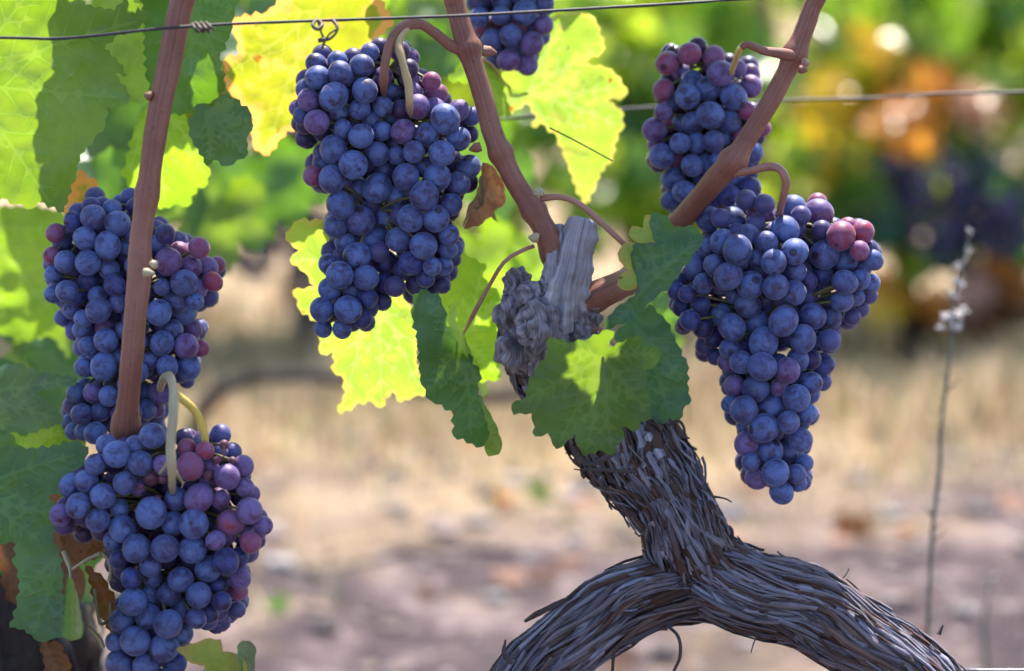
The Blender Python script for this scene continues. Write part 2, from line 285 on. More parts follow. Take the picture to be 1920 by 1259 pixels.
# ---- leaves
def inside(poly, pts):
    x, y = pts[:, 0], pts[:, 1]; r = np.zeros(len(pts), bool); n = len(poly)
    for i in range(n):
        x1, y1 = poly[i]; x2, y2 = poly[(i + 1) % n]
        if y1 == y2: continue
        c = ((y1 > y) != (y2 > y)) & (x < (x2 - x1) * (y - y1) / (y2 - y1) + x1); r ^= c
    return r
def segdist(pts, a, b):
    a, b = np.array(a, float), np.array(b, float); ab = b - a; t = np.clip(((pts - a) @ ab) / max(ab @ ab, 1e-9), 0, 1)
    return np.linalg.norm(pts - (a + t[:, None] * ab), axis=1)
def leaf_mesh(name, outline, base, tips, mat, place, step=8, tooth=4.6, wav=4.0, seed=0, curl=0.0, fold=0.0):
    """outline, base, tips in flat leaf units (about 1/3 mm); place(x, y, h) -> world point"""
    r_ = random.Random(seed); o = []; n = len(outline)
    for i in range(n):
        a, b = np.array(outline[i], float), np.array(outline[(i + 1) % n], float); l = np.linalg.norm(b - a); k = max(1, int(round(l / 10))); nv = np.array((b[1] - a[1], a[0] - b[0])) / max(l, 1e-6)
        for j in range(k):
            q = a + (b - a) * j / k
            if j: q = q + nv * tooth * (r_.uniform(0.4, 1.2) if (j % 2) else -r_.uniform(0.1, 0.8)) 
            o.append(q)
    poly = np.array(o)
    c = poly.mean(0)
    ar = 0.5 * np.sum(poly[:, 0] * np.roll(poly[:, 1], -1) - np.roll(poly[:, 0], -1) * poly[:, 1])
    segs = []; base = np.array(base, float)
    for tp in tips:
        tp = np.array(tp, float); d = tp - base; L = np.linalg.norm(d)
        if L < 1: continue
        d /= L; mid = base + d * L * .5 + np.array((-d[1], d[0])) * L * r_.uniform(-.04, .04); end = base + d * L * 0.95
        main = [base, mid, end]; segs += [(main[0], main[1], 0.65), (main[1], main[2], 0.9)]
        for t in np.arange(0.22, 0.9, 0.16):
            for sg in (-1, 1):
                q = base + (mid - base) * 2 * t if t < .5 else mid + (end - mid) * 2 * (t - .5)
                an = sg * 0.85; dd = np.array((d[0] * math.cos(an) - d[1] * math.sin(an), d[0] * math.sin(an) + d[1] * math.cos(an)))
                segs.append((q, q + dd * L * 0.38 * (1.15 - t), 2.8))
    x0, y0 = poly.min(0); x1, y1 = poly.max(0); gx, gy = np.meshgrid(np.arange(x0, x1, step), np.arange(y0, y1, step)); g = np.stack([gx.ravel(), gy.ravel()], 1); g += np.array([r_.uniform(-.3, .3) * step for _ in range(g.size)]).reshape(g.shape)
    g = g[inside(poly, g)]
    ed = np.full(len(g), 1e9)
    for i in range(len(poly)): ed = np.minimum(ed, segdist(g, poly[i], poly[(i + 1) % len(poly)]))
    g = g[ed > step * 0.45]
    if len(g):
        vdm = np.full(len(g), 1e9)
        for a, b, k in segs: vdm = np.minimum(vdm, segdist(g, a, b))
        g = g[vdm > step * 0.3]
    pts = [Vector(p) for p in poly] + [Vector(p) for p in g]; edges = [(i, (i + 1) % len(poly)) for i in range(len(poly))]
    for a, b, k in segs:
        m = max(1, int(np.linalg.norm(b - a) / step)); q = [a + (b - a) * i / m for i in range(m + 1)]; q = np.array(q); ins = inside(poly, q)
        for i in range(m):
            if ins[i] and ins[i + 1]: pts += [Vector(q[i]), Vector(q[i + 1])]; edges.append((len(pts) - 2, len(pts) - 1))
    vo, eo, fo, *_ = delaunay_2d_cdt(pts, edges, [], 0, 0.02)
    v = np.array([tuple(p) for p in vo]); f = [t for t in fo]; cen = np.array([v[list(t)].mean(0) for t in f]); k = inside(poly, cen); f = [t for t, q in zip(f, k) if q]
    used = sorted({i for t in f for i in t}); mp = {a: b for b, a in enumerate(used)}; v = v[used]; f = [tuple(mp[i] for i in t) for t in f]
    vd = np.full(len(v), 1e9); ed = np.full(len(v), 1e9)
    for a, b, kk in segs: vd = np.minimum(vd, segdist(v, a, b) * kk)
    for i in range(len(poly)): ed = np.minimum(ed, segdist(v, poly[i], poly[(i + 1) % len(poly)]))
    size = max(x1 - x0, y1 - y0); W = []
    mainax = np.array(tips[0], float) - base if tips else np.array((0, 1.)); mainax /= np.linalg.norm(mainax)
    for (x, y), d_, e_ in zip(v, vd, ed):
        h = wav * noise.noise(Vector((x / 42, y / 42, seed * 3.1))) * 1.6 + 0.14 * wav * noise.noise(Vector((x / 20, y / 20, seed))) * (1 if e_ > 8 else 3)
        h += -1.6 * math.exp(-(d_ / 5) ** 2)
        q = np.array((x, y)) - base; s_ = abs(q[0] * -mainax[1] + q[1] * mainax[0]); al = q @ mainax
        h += fold * s_ + curl * size * ((np.hypot(*q)) / size) ** 2
        W.append(place(x, y, h))
    return mesh_np(name, W, f, (mat,), True, attrs={'vd': vd, 'ed': ed})
NLEAF = [0]
def leaf(parent, outline, base, tips, kind, d, gx=0.0, gy=0.0, pet=None, pmat=None, **kw):
    """leaf whose blade lies at depth d (m), leaning gx / gy metres per 100 px sideways / downward"""
    NLEAF[0] += 1; cx = sum(p[0] for p in outline) / len(outline); cy = sum(p[1] for p in outline) / len(outline)
    def place(x, y, h): dd = d + gx * (x - cx) / 100 + gy * (y - cy) / 100 + h * 0.0003125; return P(x, y, dd)
    me = leaf_mesh('leaf', outline, base, tips, LEAF[kind], place, seed=NLEAF[0], **kw)
    o = link('leaf', me, parent)
    if pet:
        a = Acc(); b_ = place(base[0], base[1], 0); path = [(*P(x, y, z), r * z / FPX) for x, y, z, r in pet] + [(b_.x, b_.y, b_.z, 2.2 * d / FPX)]
        tube(a, path, n=24, sides=8); link('petiole', a.mesh('petiole', pmat or M_STEMR), o)
    return o
def generic_outline(r=100, rnd=random):
    out = []
    key = [(-82, .16), (-70, .50), (-48, .66), (-22, .74), (-4, .60), (8, .56), (26, .80), (36, .90), (50, .72), (62, .58), (76, .84), (90, 1.0)]
    key = key + [(180 - a, q) for a, q in key[::-1][1:]]
    for a, q in key:
        q *= rnd.uniform(.92, 1.08) * r; out.append((q * math.cos(math.radians(a)), q * math.sin(math.radians(a))))
    return out
GEN = {}
def gen_leaf(parent, loc, size, normal, up, kind, variant=0, name='leaf'):
    """free leaf blade, size = half length in metres"""
    key = (kind, variant)
    if key not in GEN:
        rr = random.Random(variant * 7 + 3); o = generic_outline(100, rr); tips = [(0, 100), (72, 52), (-72, 52), (62, -28), (-62, -28)]
        cu = rr.uniform(-.35, .35); GEN[key] = leaf_mesh('leaf', o, (0, 0), tips, LEAF[kind], lambda x, y, h: Vector((x / 100, y / 100, h / 100)), step=13, tooth=4.5, wav=7, seed=variant + 50, curl=cu, fold=rr.uniform(-.3, .3))
    ob = link(name, GEN[key], None); z = Vector(normal).normalized(); y = Vector(up); y = (y - z * y.dot(z)).normalized(); x = y.cross(z)
    m = Matrix((x, y, z)).transposed().to_4x4(); ob.matrix_world = Matrix.Translation(loc) @ m @ Matrix.Scale(size, 4)
    if parent: ob.parent = parent; ob.matrix_parent_inverse = parent.matrix_basis.inverted()
    return ob

# ------------------------------------------------------------------ ground
def ground_material():
    b = NB('vineyard_soil'); g = b.n('NewGeometry'); pos = g.outputs['Position']
    n1 = b.noise(pos, 2.4, 5, 0.6, 0.5); n2 = b.noise(pos, 6, 6, 0.7); n3 = b.noise(pos, 45, 5, 0.7)
    soil = b.ramp(n2, [(0.34, (0.035, 0.026, 0.032)), (0.5, (0.085, 0.062, 0.068)), (0.62, (0.20, 0.150, 0.148))])
    straw = b.ramp(n3, [(0.34, (0.28, 0.19, 0.12)), (0.5, (0.44, 0.32, 0.19)), (0.66, (0.64, 0.50, 0.33))])
    sp = b.n('SeparateXYZ'); b.set(sp.inputs[0], pos)
    band = b.mr(b.math('ABSOLUTE', b.math('SUBTRACT', sp.outputs[1], 3.75)), 0.35, 0.95, 1.0, 0.0)
    far = b.mr(sp.outputs[1], 4.3, 4.6, 0.0, 0.9)
    f = b.math('ADD', b.math('MAXIMUM', band, far), b.mr(n1, 0.35, 0.65, -0.45, 0.35)); f.use_clamp = True
    c = b.mix(soil, straw, f); c = b.mix(c, (0.50, 0.42, 0.41, 1), b.mr(b.noise(pos, 24, 3, 0.5), 0.60, 0.66, 0, 0.25))
    p = b.n('BsdfPrincipled'); b.set(p.inputs['Base Color'], c); p.inputs['Roughness'].default_value = 0.9; p.inputs['Specular IOR Level'].default_value = 0.15
    b.set(p.inputs['Normal'], b.bump(b.math('ADD', n2, n3), 0.8, 0.02)); return b.surf(p)
def gz(x, y): return 0.03 * noise.noise(Vector((x * 1.3, y * 1.3, 0))) + 0.012 * noise.noise(Vector((x * 6, y * 6, 3)))
def build_ground():
    xs = np.concatenate([np.linspace(-60, -3.2, 12), np.linspace(-3, 3, 121), np.linspace(3.2, 60, 12)]); ys = np.concatenate([np.linspace(-30, 0.6, 8), np.linspace(0.8, 6.4, 113), np.linspace(6.7, 80, 22)])
    v = [(x, y, gz(x, y) if abs(x) < 3.1 and .7 < y < 6.5 else 0) for y in ys for x in xs]; n = len(xs)
    f = [(j * n + i, j * n + i + 1, (j + 1) * n + i + 1, (j + 1) * n + i) for j in range(len(ys) - 1) for i in range(n - 1)]
    tag(link('ground', mesh_np('ground', v, f, (ground_material(),), True)), kind='structure', label='bare reddish grey soil with straw coloured dry grass strip')
build_ground()
def in_view_x(y, m=0.35): return y * 0.222 + m

M_GRASS = col_leaf_material('dry_grass_blades'); M_GRASS.node_tree.nodes['Principled BSDF'].inputs['Roughness'].default_value = .8; M_GRASS.node_tree.nodes['Principled BSDF'].inputs['Specular IOR Level'].default_value = .1
def build_grass():
    a = Acc(); V, F, C = [], [], []; n = 0
    for k in range(22000):
        if k < 15500: y = rng.normal(3.7, 0.28)
        else: y = rng.uniform(2.0, 7.5)
        x = rng.uniform(-1, 1) * in_view_x(y)
        dens = noise.noise(Vector((x * 2.4, y * 2.4, 9)))
        if dens < -0.12 + (0.15 if k >= 15500 else -.15): continue
        h = rng.uniform(0.02, 0.12) * (.6 + max(0, dens) * 1.6) * (1.0 if abs(y - 3.7) < .6 else 0.6); an = rng.uniform(0, 6.28); ln = rng.uniform(0.1, 1.0) * h; wd = rng.uniform(0.0012, 0.003)
        z = gz(x, y) if y < 6.4 else 0; dx, dy = math.cos(an), math.sin(an); c = (0.74, 0.60, 0.42) if rng.random() < .8 else ((0.20, 0.28, 0.09) if rng.random() < .6 else (0.55, 0.30, 0.16)); c = np.array(c) * rng.uniform(.7, 1.25)
        px, py = -dy * wd, dx * wd
        V += [(x - px, y - py, z - .004), (x + px, y + py, z - .004), (x + dx * ln * .4 + px * .7, y + dy * ln * .4 + py * .7, z + h * .62), (x + dx * ln * .4 - px * .7, y + dy * ln * .4 - py * .7, z + h * .62), (x + dx * ln, y + dy * ln, z + h)]
        F += [(n, n + 1, n + 2, n + 3), (n + 3, n + 2, n + 4)]; C += [c] * 5; n += 5
    C = np.minimum(np.array(C), 0.9); me = mesh_np('dry_grass', V, F, (M_GRASS,), False, cols={'col': C, 'colt': C * 0.6})
    tag(link('dry_grass', me), kind='stuff', label='dry straw coloured grass under the far vine row')
build_grass()
def rock(acc, x, y, z, r, c, sd):
    bm = bmesh.new(); bmesh.ops.create_icosphere(bm, subdivisions=1, radius=1); s = np.array([rng.uniform(.7, 1.3), rng.uniform(.7, 1.3), rng.uniform(.4, .8)]) * r
    v = [np.array(q.co) * s * rng.uniform(.85, 1.15) + (x, y, z) for q in bm.verts]; f = [[q.index for q in t.verts] for t in bm.faces]; bm.free(); acc.add(v, f, None, c)
def build_pebbles():
    a = Acc()
    for k in range(1000):
        y = rng.uniform(1.9, 3.6) if k % 5 else rng.uniform(3.4, 5); x = rng.uniform(-1, 1) * in_view_x(y); r = 0.004 + 0.02 * rng.random() ** 4
        c = np.array([(0.52, 0.44, 0.44), (0.32, 0.25, 0.25), (0.62, 0.56, 0.55), (0.42, 0.30, 0.26)][rng.integers(4)]) * rng.uniform(.25, .6); rock(a, x, y, gz(x, y) + r * .2, r, c, k)
    m = NB('pebble'); at = m.n('Attribute', attribute_name='col'); p = m.n('BsdfPrincipled'); m.set(p.inputs['Base Color'], at.outputs['Color']); p.inputs['Roughness'].default_value = 0.8
    tag(link('gravel', a.mesh('gravel', m.surf(p), False)), kind='stuff', label='pale pebbles and clods scattered over the soil')
build_pebbles()

# low poly leaf used for everything far out of focus
def tmpl():
    ang = [-70, -30, 5, 35, 62, 90, 118, 145, 175, 210, 250]; rad = [.5, .75, .58, .92, .62, 1.0, .62, .92, .58, .75, .5]
    v = [(0, -.05, 0)] + [(r * math.cos(math.radians(a)), r * math.sin(math.radians(a)), 0.22 * abs(r * math.cos(math.radians(a)))) for a, r in zip(ang, rad)]
    return np.array(v), [(0, i, i + 1) for i in range(1, len(ang))]
TV, TF = tmpl()
PAL = {'g': ((0.045, 0.13, 0.035), (0.28, 0.50, 0.03)), 'l': ((0.10, 0.20, 0.03), (0.55, 0.72, 0.04)), 'd': ((0.02, 0.07, 0.03), (0.08, 0.20, 0.02)), 'y': ((0.5, 0.36, 0.03), (0.95, 0.62, 0.03)), 'o': ((0.6, 0.24, 0.05), (1.0, 0.46, 0.06)), 'p': ((0.42, 0.26, 0.20), (0.75, 0.45, 0.30)), 'b': ((0.12, 0.05, 0.02), (0.3, 0.12, 0.02))}
def leaf_cloud(name, pos, size, kinds, parent, tilt=0.9, glint=0.0, mat=None, base=(0, -.35, .75)):
    n = len(pos); V = np.empty((n * len(TV), 3)); F = []; C = np.empty((n * len(TV), 3)); C2 = np.empty_like(C); k = len(TV)
    for i in range(n):
        z = rng.normal(size=3); z = z * tilt + np.array(base); z /= np.linalg.norm(z); y = rng.normal(size=3) * .6 + (0, 0, -1.); 
        if glint and rng.random() < glint:
            p_ = np.array(pos[i]); z = np.array(SUN) + (np.array(CAM) - p_) / np.linalg.norm(np.array(CAM) - p_); z = z / np.linalg.norm(z) + rng.normal(size=3) * .03; z /= np.linalg.norm(z)
        y -= z * (y @ z); y /= np.linalg.norm(y); x = np.cross(y, z)
        s = size[i]; V[i * k:(i + 1) * k] = pos[i] + (TV * s) @ np.stack([x, y, z]); F += [tuple(int(q) + i * k for q in t) for t in TF]
        a, b = PAL[kinds[i]]; q = rng.uniform(.7, 1.3); C[i * k:(i + 1) * k] = np.array(a) * q; C2[i * k:(i + 1) * k] = np.minimum(np.array(b) * q, .95)
    return link(name, mesh_np(name, V, F, (mat or M_FOL,), True, cols={'col': C, 'colt': C2}), parent)
def litter():
    pos, sz, kd = [], [], []
    for k in range(120):
        y = rng.uniform(2.0, 4.6); x = rng.uniform(-1, 1) * in_view_x(y); pos.append(np.array((x, y, gz(x, y) + .012))); sz.append(rng.uniform(.015, .035)); kd.append(rng.choice(list('obbpppbg')))
    o = leaf_cloud('fallen_leaves', pos, sz, kd, None, tilt=0.25, mat=M_GRASS); tag(o, kind='stuff', label='curled dead vine leaves and weeds scattered on the soil')
litter()

# ------------------------------------------------------------------ far vine rows
WARM = [(1555, 215, 60, 'y'), (1590, 290, 50, 'y'), (1560, 160, 45, 'y'), (1645, 85, 42, 'y'), (1690, 190, 62, 'o'), (1700, 260, 45, 'o'), (1830, 190, 60, 'p'), (1740, 150, 45, 'o'), (1770, 340, 40, 'l'), (1710, 100, 40, 'g'),
        (1660, 540, 50, 'o'), (1665, 565, 40, 'y'), (1740, 560, 55, 'o'), (1830, 530, 50, 'p'), (1880, 510, 42, 'o'), (1500, 280, 40, 'l'), (1620, 350, 40, 'l'), (1400, 480, 60, 'l'), (820, 380, 70, 'l'), (930, 420, 60, 'l'), (1050, 330, 55, 'l'), (1125, 290, 55, 'l'), (1190, 380, 50, 'l'), (1100, 440, 50, 'l'), (1030, 240, 50, 'g'), (1180, 250, 50, 'd'), (1110, 370, 50, 'l'), (1200, 310, 50, 'g'), (960, 480, 40, 'l'), (1040, 520, 40, 'l'), (1210, 450, 40, 'g'), (1850, 330, 50, 'd'), (1900, 460, 50, 'd'), (1900, 560, 45, 'b'), (1820, 590, 40, 'b'), (1560, 430, 45, 'l'), (1610, 300, 45, 'g'), (1790, 470, 45, 'd'), (1640, 420, 45, 'd'), (1900, 380, 45, 'd'), (1590, 380, 40, 'g'), (1720, 500, 35, 'l')]
def far_vine(x0, yrow, label, n, width=0.62, zlo=0.30, zhi=0.67, low=0.0, path=None, warm=True, dark=0.0, simple=False):
    root = empty('background_vine', (x0, yrow, 0)); tag(root, label, 'grapevine', 'grapevines of the rows behind')
    r0 = 0.030 if yrow < 5 else 0.028; zt = 0.36
    if path:
        for nm, pt in path: a = Acc(); q_ = tube(a, pxpath(pt), n=40, sides=14, rough=.3, freq=30, c=(.05, .03, .02)); bark_strips(a, q_, 60, seed=5, w=(3, 8), tone=.25); link(nm, a.mesh(nm, M_BARK), root)
    else:
        a = Acc()
        tube(a, [(x0, yrow, -.03, r0 * 1.25), (x0 + .015, yrow, .10, r0 * .9), (x0 - .02, yrow + .01, .24, r0 * 1.0), (x0 + .01, yrow, zt, r0 * 1.3)], n=16, sides=10, rough=.3, freq=35, seed=int(x0 * 99), c=(0.14, 0.09, 0.06))
        for sg in (-1, 1): tube(a, [(x0, yrow, zt - .03, r0 * .8), (x0 + sg * .12, yrow, zt + .03, r0 * .6), (x0 + sg * .4, yrow + .02, zt + .04, r0 * .45)], n=12, sides=8, rough=.3, freq=40, c=(0.12, 0.08, 0.06))
        link('trunk', a.mesh('trunk', M_BARK), root)
    for k in range(6):
        a = Acc(); xs = x0 + rng.uniform(-.4, .4); tube(a, [(xs, yrow, zt, .006), (xs + rng.uniform(-.05, .05), yrow + rng.uniform(-.05, .05), .7, .005), (xs + rng.uniform(-.12, .12), yrow + rng.uniform(-.1, .1), 1.1, .003)], n=8, sides=6); link('cane', a.mesh('cane', M_CANE), root)
    pos, sz, kd = [], [], []
    while len(pos) < n:
        x = x0 + rng.uniform(-width, width); z = zlo + (zhi - zlo) * rng.random() ** 0.85; y = yrow + rng.normal(0, .12); gap = noise.noise(Vector((x * 3.4, z * 4.6 + yrow, 1.3)))
        if gap < -0.42 + 0.3 * (z < zlo + .08): continue
        p = Vector((x, y, z)); px, py, d = proj(p); k = 'l' if gap > .06 else ('g' if rng.random() < .85 else 'd')
        if rng.random() < .3: k = 'l'
        if rng.random() < .03: k = 'y'
        if warm:
            for wx, wy, wr, wk in WARM:
                if (px - wx) ** 2 + (py - wy) ** 2 < (wr * 1.1) ** 2 and rng.random() < .85: k = wk
        pos.append(np.array(p)); sz.append(rng.uniform(.032, .062)); kd.append(k)
    if warm:
        p2, s2, k2 = [], [], []
        for wx, wy, wr, wk in WARM:
            q = P(wx, wy, yrow * 1.02 - .05)
            if abs(q.x - x0) < width * .75 and (wx, wy) != (1710, 100):
                for _ in range(7 if wk in 'yop' else 10):
                    p2.append(np.array(P(wx + rng.uniform(-.55, .55) * wr, wy + rng.uniform(-.55, .55) * wr, yrow - .3 + rng.uniform(-.1, .06)))); s2.append(rng.uniform(.025, .045)); k2.append(wk)
        for _ in range(70):
            z = rng.uniform(.2, .66); x = x0 + rng.uniform(-.5, .5); px, py, d = proj(Vector((x, yrow, z))); kk = 'l' if rng.random() < .6 else 'g'
            if any((px - wx) ** 2 + (py - wy) ** 2 < (wr * 1.2) ** 2 and wk in 'yopbd' for wx, wy, wr, wk in WARM): continue
            p2.append(np.array((x, yrow - .28 + rng.uniform(-.08, .05), z))); s2.append(rng.uniform(.025, .05)); k2.append(kk)
        leaf_cloud('leaves', p2, s2, k2, root, tilt=.5, glint=.05, base=(0, -.75, .5))
    leaf_cloud('foliage', pos, sz, kd, root, glint=.018); return root
far_vine(-1.05, 4.25, 'leafy grapevine mostly hidden behind the big sunlit leaf', 430, zlo=.2)
far_vine(-0.36, 4.25, 'blurred vine seen between the two hanging dark bunches', 430, zlo=.22)
far_vine(0.22, 4.28, 'blurred lime green vine behind the weathered pruning stub', 600, zlo=.10)
far_vine(0.705, 4.22, 'blurred vine with yellow and orange leaves and dark trunk', 400, path=[('trunk', [(1725, 690, 4.0, 26), (1712, 615, 4.0, 24), (1700, 520, 4.0, 17), (1690, 430, 4.0, 19), (1668, 350, 4.02, 26), (1655, 290, 4.05, 20)]), ('low_arm', [(1705, 598, 4.0, 18), (1760, 592, 4.0, 16), (1830, 598, 4.0, 18), (1900, 585, 4.0, 20), (1990, 590, 4.02, 18)])], width=.5, zlo=.17)
far_vine(1.25, 4.25, 'far vine beyond the dry flowering weed', 500, zlo=.142)
k = 0
for yr in (7.4, 10.0, 12.8):
    hw = yr * .222 + .5; xs = np.arange(-hw, hw + .5, 0.95)
    for i, x in enumerate(xs):
        o = far_vine(float(x) + .2 * (yr % 2), yr, {7.4: 'green vine in the second row back, seen through leaf gaps', 10.0: 'distant vine in the third row back', 12.8: 'distant vine in the last visible row'}[yr], 480, width=.7, zlo=.02, zhi=.80, warm=False)

def ico(sub):
    bm = bmesh.new(); bmesh.ops.create_icosphere(bm, subdivisions=sub, radius=1); v = np.array([tuple(q.co) for q in bm.verts]); f = [[q.index for q in t.verts] for t in bm.faces]; bm.free(); return v, f
I1, I2, I2b, I3 = ico(1), ico(2), ico(3), ico(4)
def far_bunch(px, py, d, wpx, hpx, label):
    a = Acc(); c = P(px, py, d); W, H = wpx * 1.5 * d / FPX / 2, hpx * 1.15 * d / FPX / 2
    for k in range(150):
        t = rng.uniform(-1, 1); r = W * math.sqrt(max(.05, 1 - max(0, -t) ** 1.2)) * (0.9 if t > 0 else 1); an = rng.uniform(0, 6.28); q = np.array((c.x + r * math.cos(an) * rng.uniform(.6, 1), c.y + r * math.sin(an) * rng.uniform(.6, 1), c.z + t * H)); a.add(I2[0] * rng.uniform(.0068, .0085) + q, I2[1])
    tube(a, [(c.x, c.y, c.z + H * .8, .003), (c.x + .01, c.y, c.z + H + .05, .003)], n=4, sides=6)
    o = link('grape_bunch', a.mesh('grape_bunch', M_BGB)); tag(o, label, 'grape bunch', 'blurred bunches on the far row')
far_bunch(1655, 370, 3.9, 75, 130, 'blurred dark bunch beside the far trunk')
far_bunch(1755, 410, 3.85, 90, 170, 'blurred violet bunch hanging beyond the weed tip, widest of the far ones')
far_bunch(1820, 370, 3.9, 85, 130, 'blurred dark bunch overlapping the violet one from behind')
far_bunch(1872, 420, 3.85, 75, 110, 'blurred dark bunch at the picture edge above orange leaves')
far_bunch(478, 450, 3.95, 90, 130, 'blurred brownish bunch between the cane and the big central bunch')
far_bunch(585, 470, 3.95, 70, 130, 'blurred bunch half covered by the pale leaf')

# low dark arm, board and weed
def woody(name, pts, label, cat, n=60, strips=30, c=(0.05, 0.035, 0.03)):
    a = Acc(); s = tube(a, pxpath(pts), n=n, sides=14, rough=.25, freq=60, c=c); bark_strips(a, s, strips, w=(2, 5), ln=(.02, .06), seed=4)
    return tag(link(name, a.mesh(name, M_BARK)), label, cat)
woody('low_branch', [(335, 1250, 2.85, 17), (345, 980, 2.9, 17), (358, 830, 2.9, 16), (392, 752, 2.9, 15), (450, 716, 2.9, 14), (560, 704, 2.92, 13), (680, 715, 2.95, 13), (850, 738, 3.0, 14), (960, 742, 3.0, 14), (1040, 715, 3.0, 13), (1090, 650, 3.0, 12)], 'dark low vine arm arching over the pale dry grass', 'branch')
woody('bent_trunk', [(560, 690, 4.1, 16), (575, 610, 4.12, 14), (545, 530, 4.12, 15), (585, 440, 4.15, 14), (560, 350, 4.2, 12)], 'short dark twisted trunk behind the pale leaf', 'vine trunk')
def board():
    bm = bmesh.new(); d = 4.35; a, b, c, e = P(1560, 622, d), P(1700, 585, d + .02), P(1700, 555, d + .02), P(1585, 578, d)
    th = Vector((0, .018, .004)); vs = [bm.verts.new(q) for q in (a, b, c, e)] + [bm.verts.new(q + th) for q in (a, b, c, e)]
    for f in ((0, 1, 2, 3), (7, 6, 5, 4), (0, 4, 5, 1), (1, 5, 6, 2), (2, 6, 7, 3), (3, 7, 4, 0)): bm.faces.new([vs[i] for i in f])
    bmesh.ops.bevel(bm, geom=bm.edges[:], offset=.002, segments=2, affect='EDGES'); bmesh.ops.recalc_face_normals(bm, faces=bm.faces[:]); me = bpy.data.meshes.new('pale_board'); bm.to_mesh(me); bm.free(); me.materials.append(M_BOARD)
    tag(link('pale_board', me), 'pale weathered board leaning by the foot of the far vine', 'board')
board()
def weed(px0, label, pts, fl, dep=1.74, tufts=True):
    root = empty('dry_weed', P(pts[-1][0], pts[-1][1], dep)); tag(root, label, 'weed'); r_ = random.Random(int(px0))
    a = Acc(); tube(a, pxpath([(x, y, dep, r) for x, y, r in pts]), n=60, sides=6, rough=.25, freq=90)
    for k in range(26):
        s = catmull(pxpath([(x, y, dep, r) for x, y, r in pts]), 60)[r_.randrange(3, 45)][:3]; an = r_.uniform(0, 6.28); l = r_.uniform(.005, .014); e = s + np.array((math.cos(an) * l, math.sin(an) * l, l * .9)); tube(a, [(*s, .0007), (*e, .0004)], n=2, sides=5)
    link('stalk', a.mesh('stalk', M_STEMG if False else plain('weed_stalk', (0.13, 0.13, 0.10), .6)), root)
    for x, y, r in fl:
        r *= 1.05; a = Acc(); c = np.array(P(x, y, dep))
        for k in range(14):
            dv = np.array([r_.gauss(0, 1) for _ in range(3)]); dv /= np.linalg.norm(dv); q = c + dv * r * dep / FPX * r_.uniform(.2, 1); rr = r * dep / FPX * r_.uniform(.18, .4)
            a.add(I1[0] * np.array((rr, rr, rr * .5)) + q, I1[1])
        link('seed_head', a.mesh('seed_head', M_DRYP), root)
weed(1820, 'thin dry weed with whitish seed heads, tallest stalk over the ground', [(1820, 432, 2), (1812, 470, 2.2), (1790, 545, 2.5), (1786, 610, 3), (1778, 700, 3), (1765, 790, 3.5), (1762, 880, 4), (1748, 1000, 4), (1740, 1160, 4), (1730, 1300, 5), (1722, 1480, 6), (1715, 1720, 7)],
     [(1818, 434, 7), (1814, 470, 8), (1798, 500, 8), (1794, 530, 14), (1790, 552, 10), (1800, 590, 17), (1778, 590, 15), (1765, 612, 9), (1792, 612, 12)])
weed(1850, 'small grey green weed low in the corner beside the bark', [(1862, 1080, 2), (1845, 1160, 4), (1850, 1259, 5), (1840, 1500, 6), (1838, 1640, 6)], [(1862, 1082, 6), (1850, 1120, 5), (1830, 1140, 6)], dep=2.15)

# ------------------------------------------------------------------ the old vine in the middle
vine = empty('grapevine', P(1290, 2300, 1.42)); tag(vine, 'gnarled old grapevine with shaggy bark trunk forking into an arch', 'grapevine')
lvine = empty('grapevine', P(90, 2300, 1.56)); tag(lvine, 'neighbouring vine whose straight red brown cane crosses two bunches', 'grapevine')
a = Acc(); DC = (0.09, 0.055, 0.045)
T1 = [(1020, 600, 1.45, 60), (1080, 700, 1.45, 72), (1150, 795, 1.43, 84), (1208, 872, 1.42, 84), (1262, 955, 1.41, 66), (1295, 1030, 1.412, 68), (1325, 1090, 1.43, 56), (1345, 1130, 1.44, 30)]
T2 = [(1250, 1010, 1.43, 26), (1300, 1055, 1.42, 62), (1400, 1110, 1.41, 68), (1510, 1138, 1.41, 68), (1610, 1200, 1.41, 63), (1690, 1248, 1.41, 58), (1762, 1335, 1.41, 62), (1800, 1600, 1.42, 80), (1790, 2300, 1.43, 100)]
T3 = [(1390, 1120, 1.43, 30), (1330, 1100, 1.425, 54), (1230, 1112, 1.41, 57), (1140, 1150, 1.405, 60), (1052, 1220, 1.39, 58), (985, 1300, 1.38, 62), (940, 1500, 1.38, 78), (960, 2300, 1.38, 90)]
for i, (T, cnt, sd) in enumerate(((T1, 1000, 11), (T2, 1500, 12), (T3, 1150, 13))):
    s = tube(a, pxpath(T), n=110, sides=40, rough=.14, freq=60, ridge=.2, seed=sd, c=DC)
    bark_strips(a, s, cnt, w=(1.2, 5.0), ln=((.014, .045) if i == 0 else (.04, .15)), lift=.012 if i == 0 else .009, seed=sd, drift=.9 if i == 0 else .35)
    bark_strips(a, s, 170 if i == 0 else 60, w=(4, 8), ln=(.010, .028) if i == 0 else (.02, .06), lift=.010, seed=sd + 90, drift=1.6 if i == 0 else .5)
    bark_strips(a, s, cnt // 4, w=(.8, 2.2), ln=(.02, .07), lift=.012, seed=sd + 50, drift=.5)
link('trunk', a.mesh('trunk', M_BARK), vine)
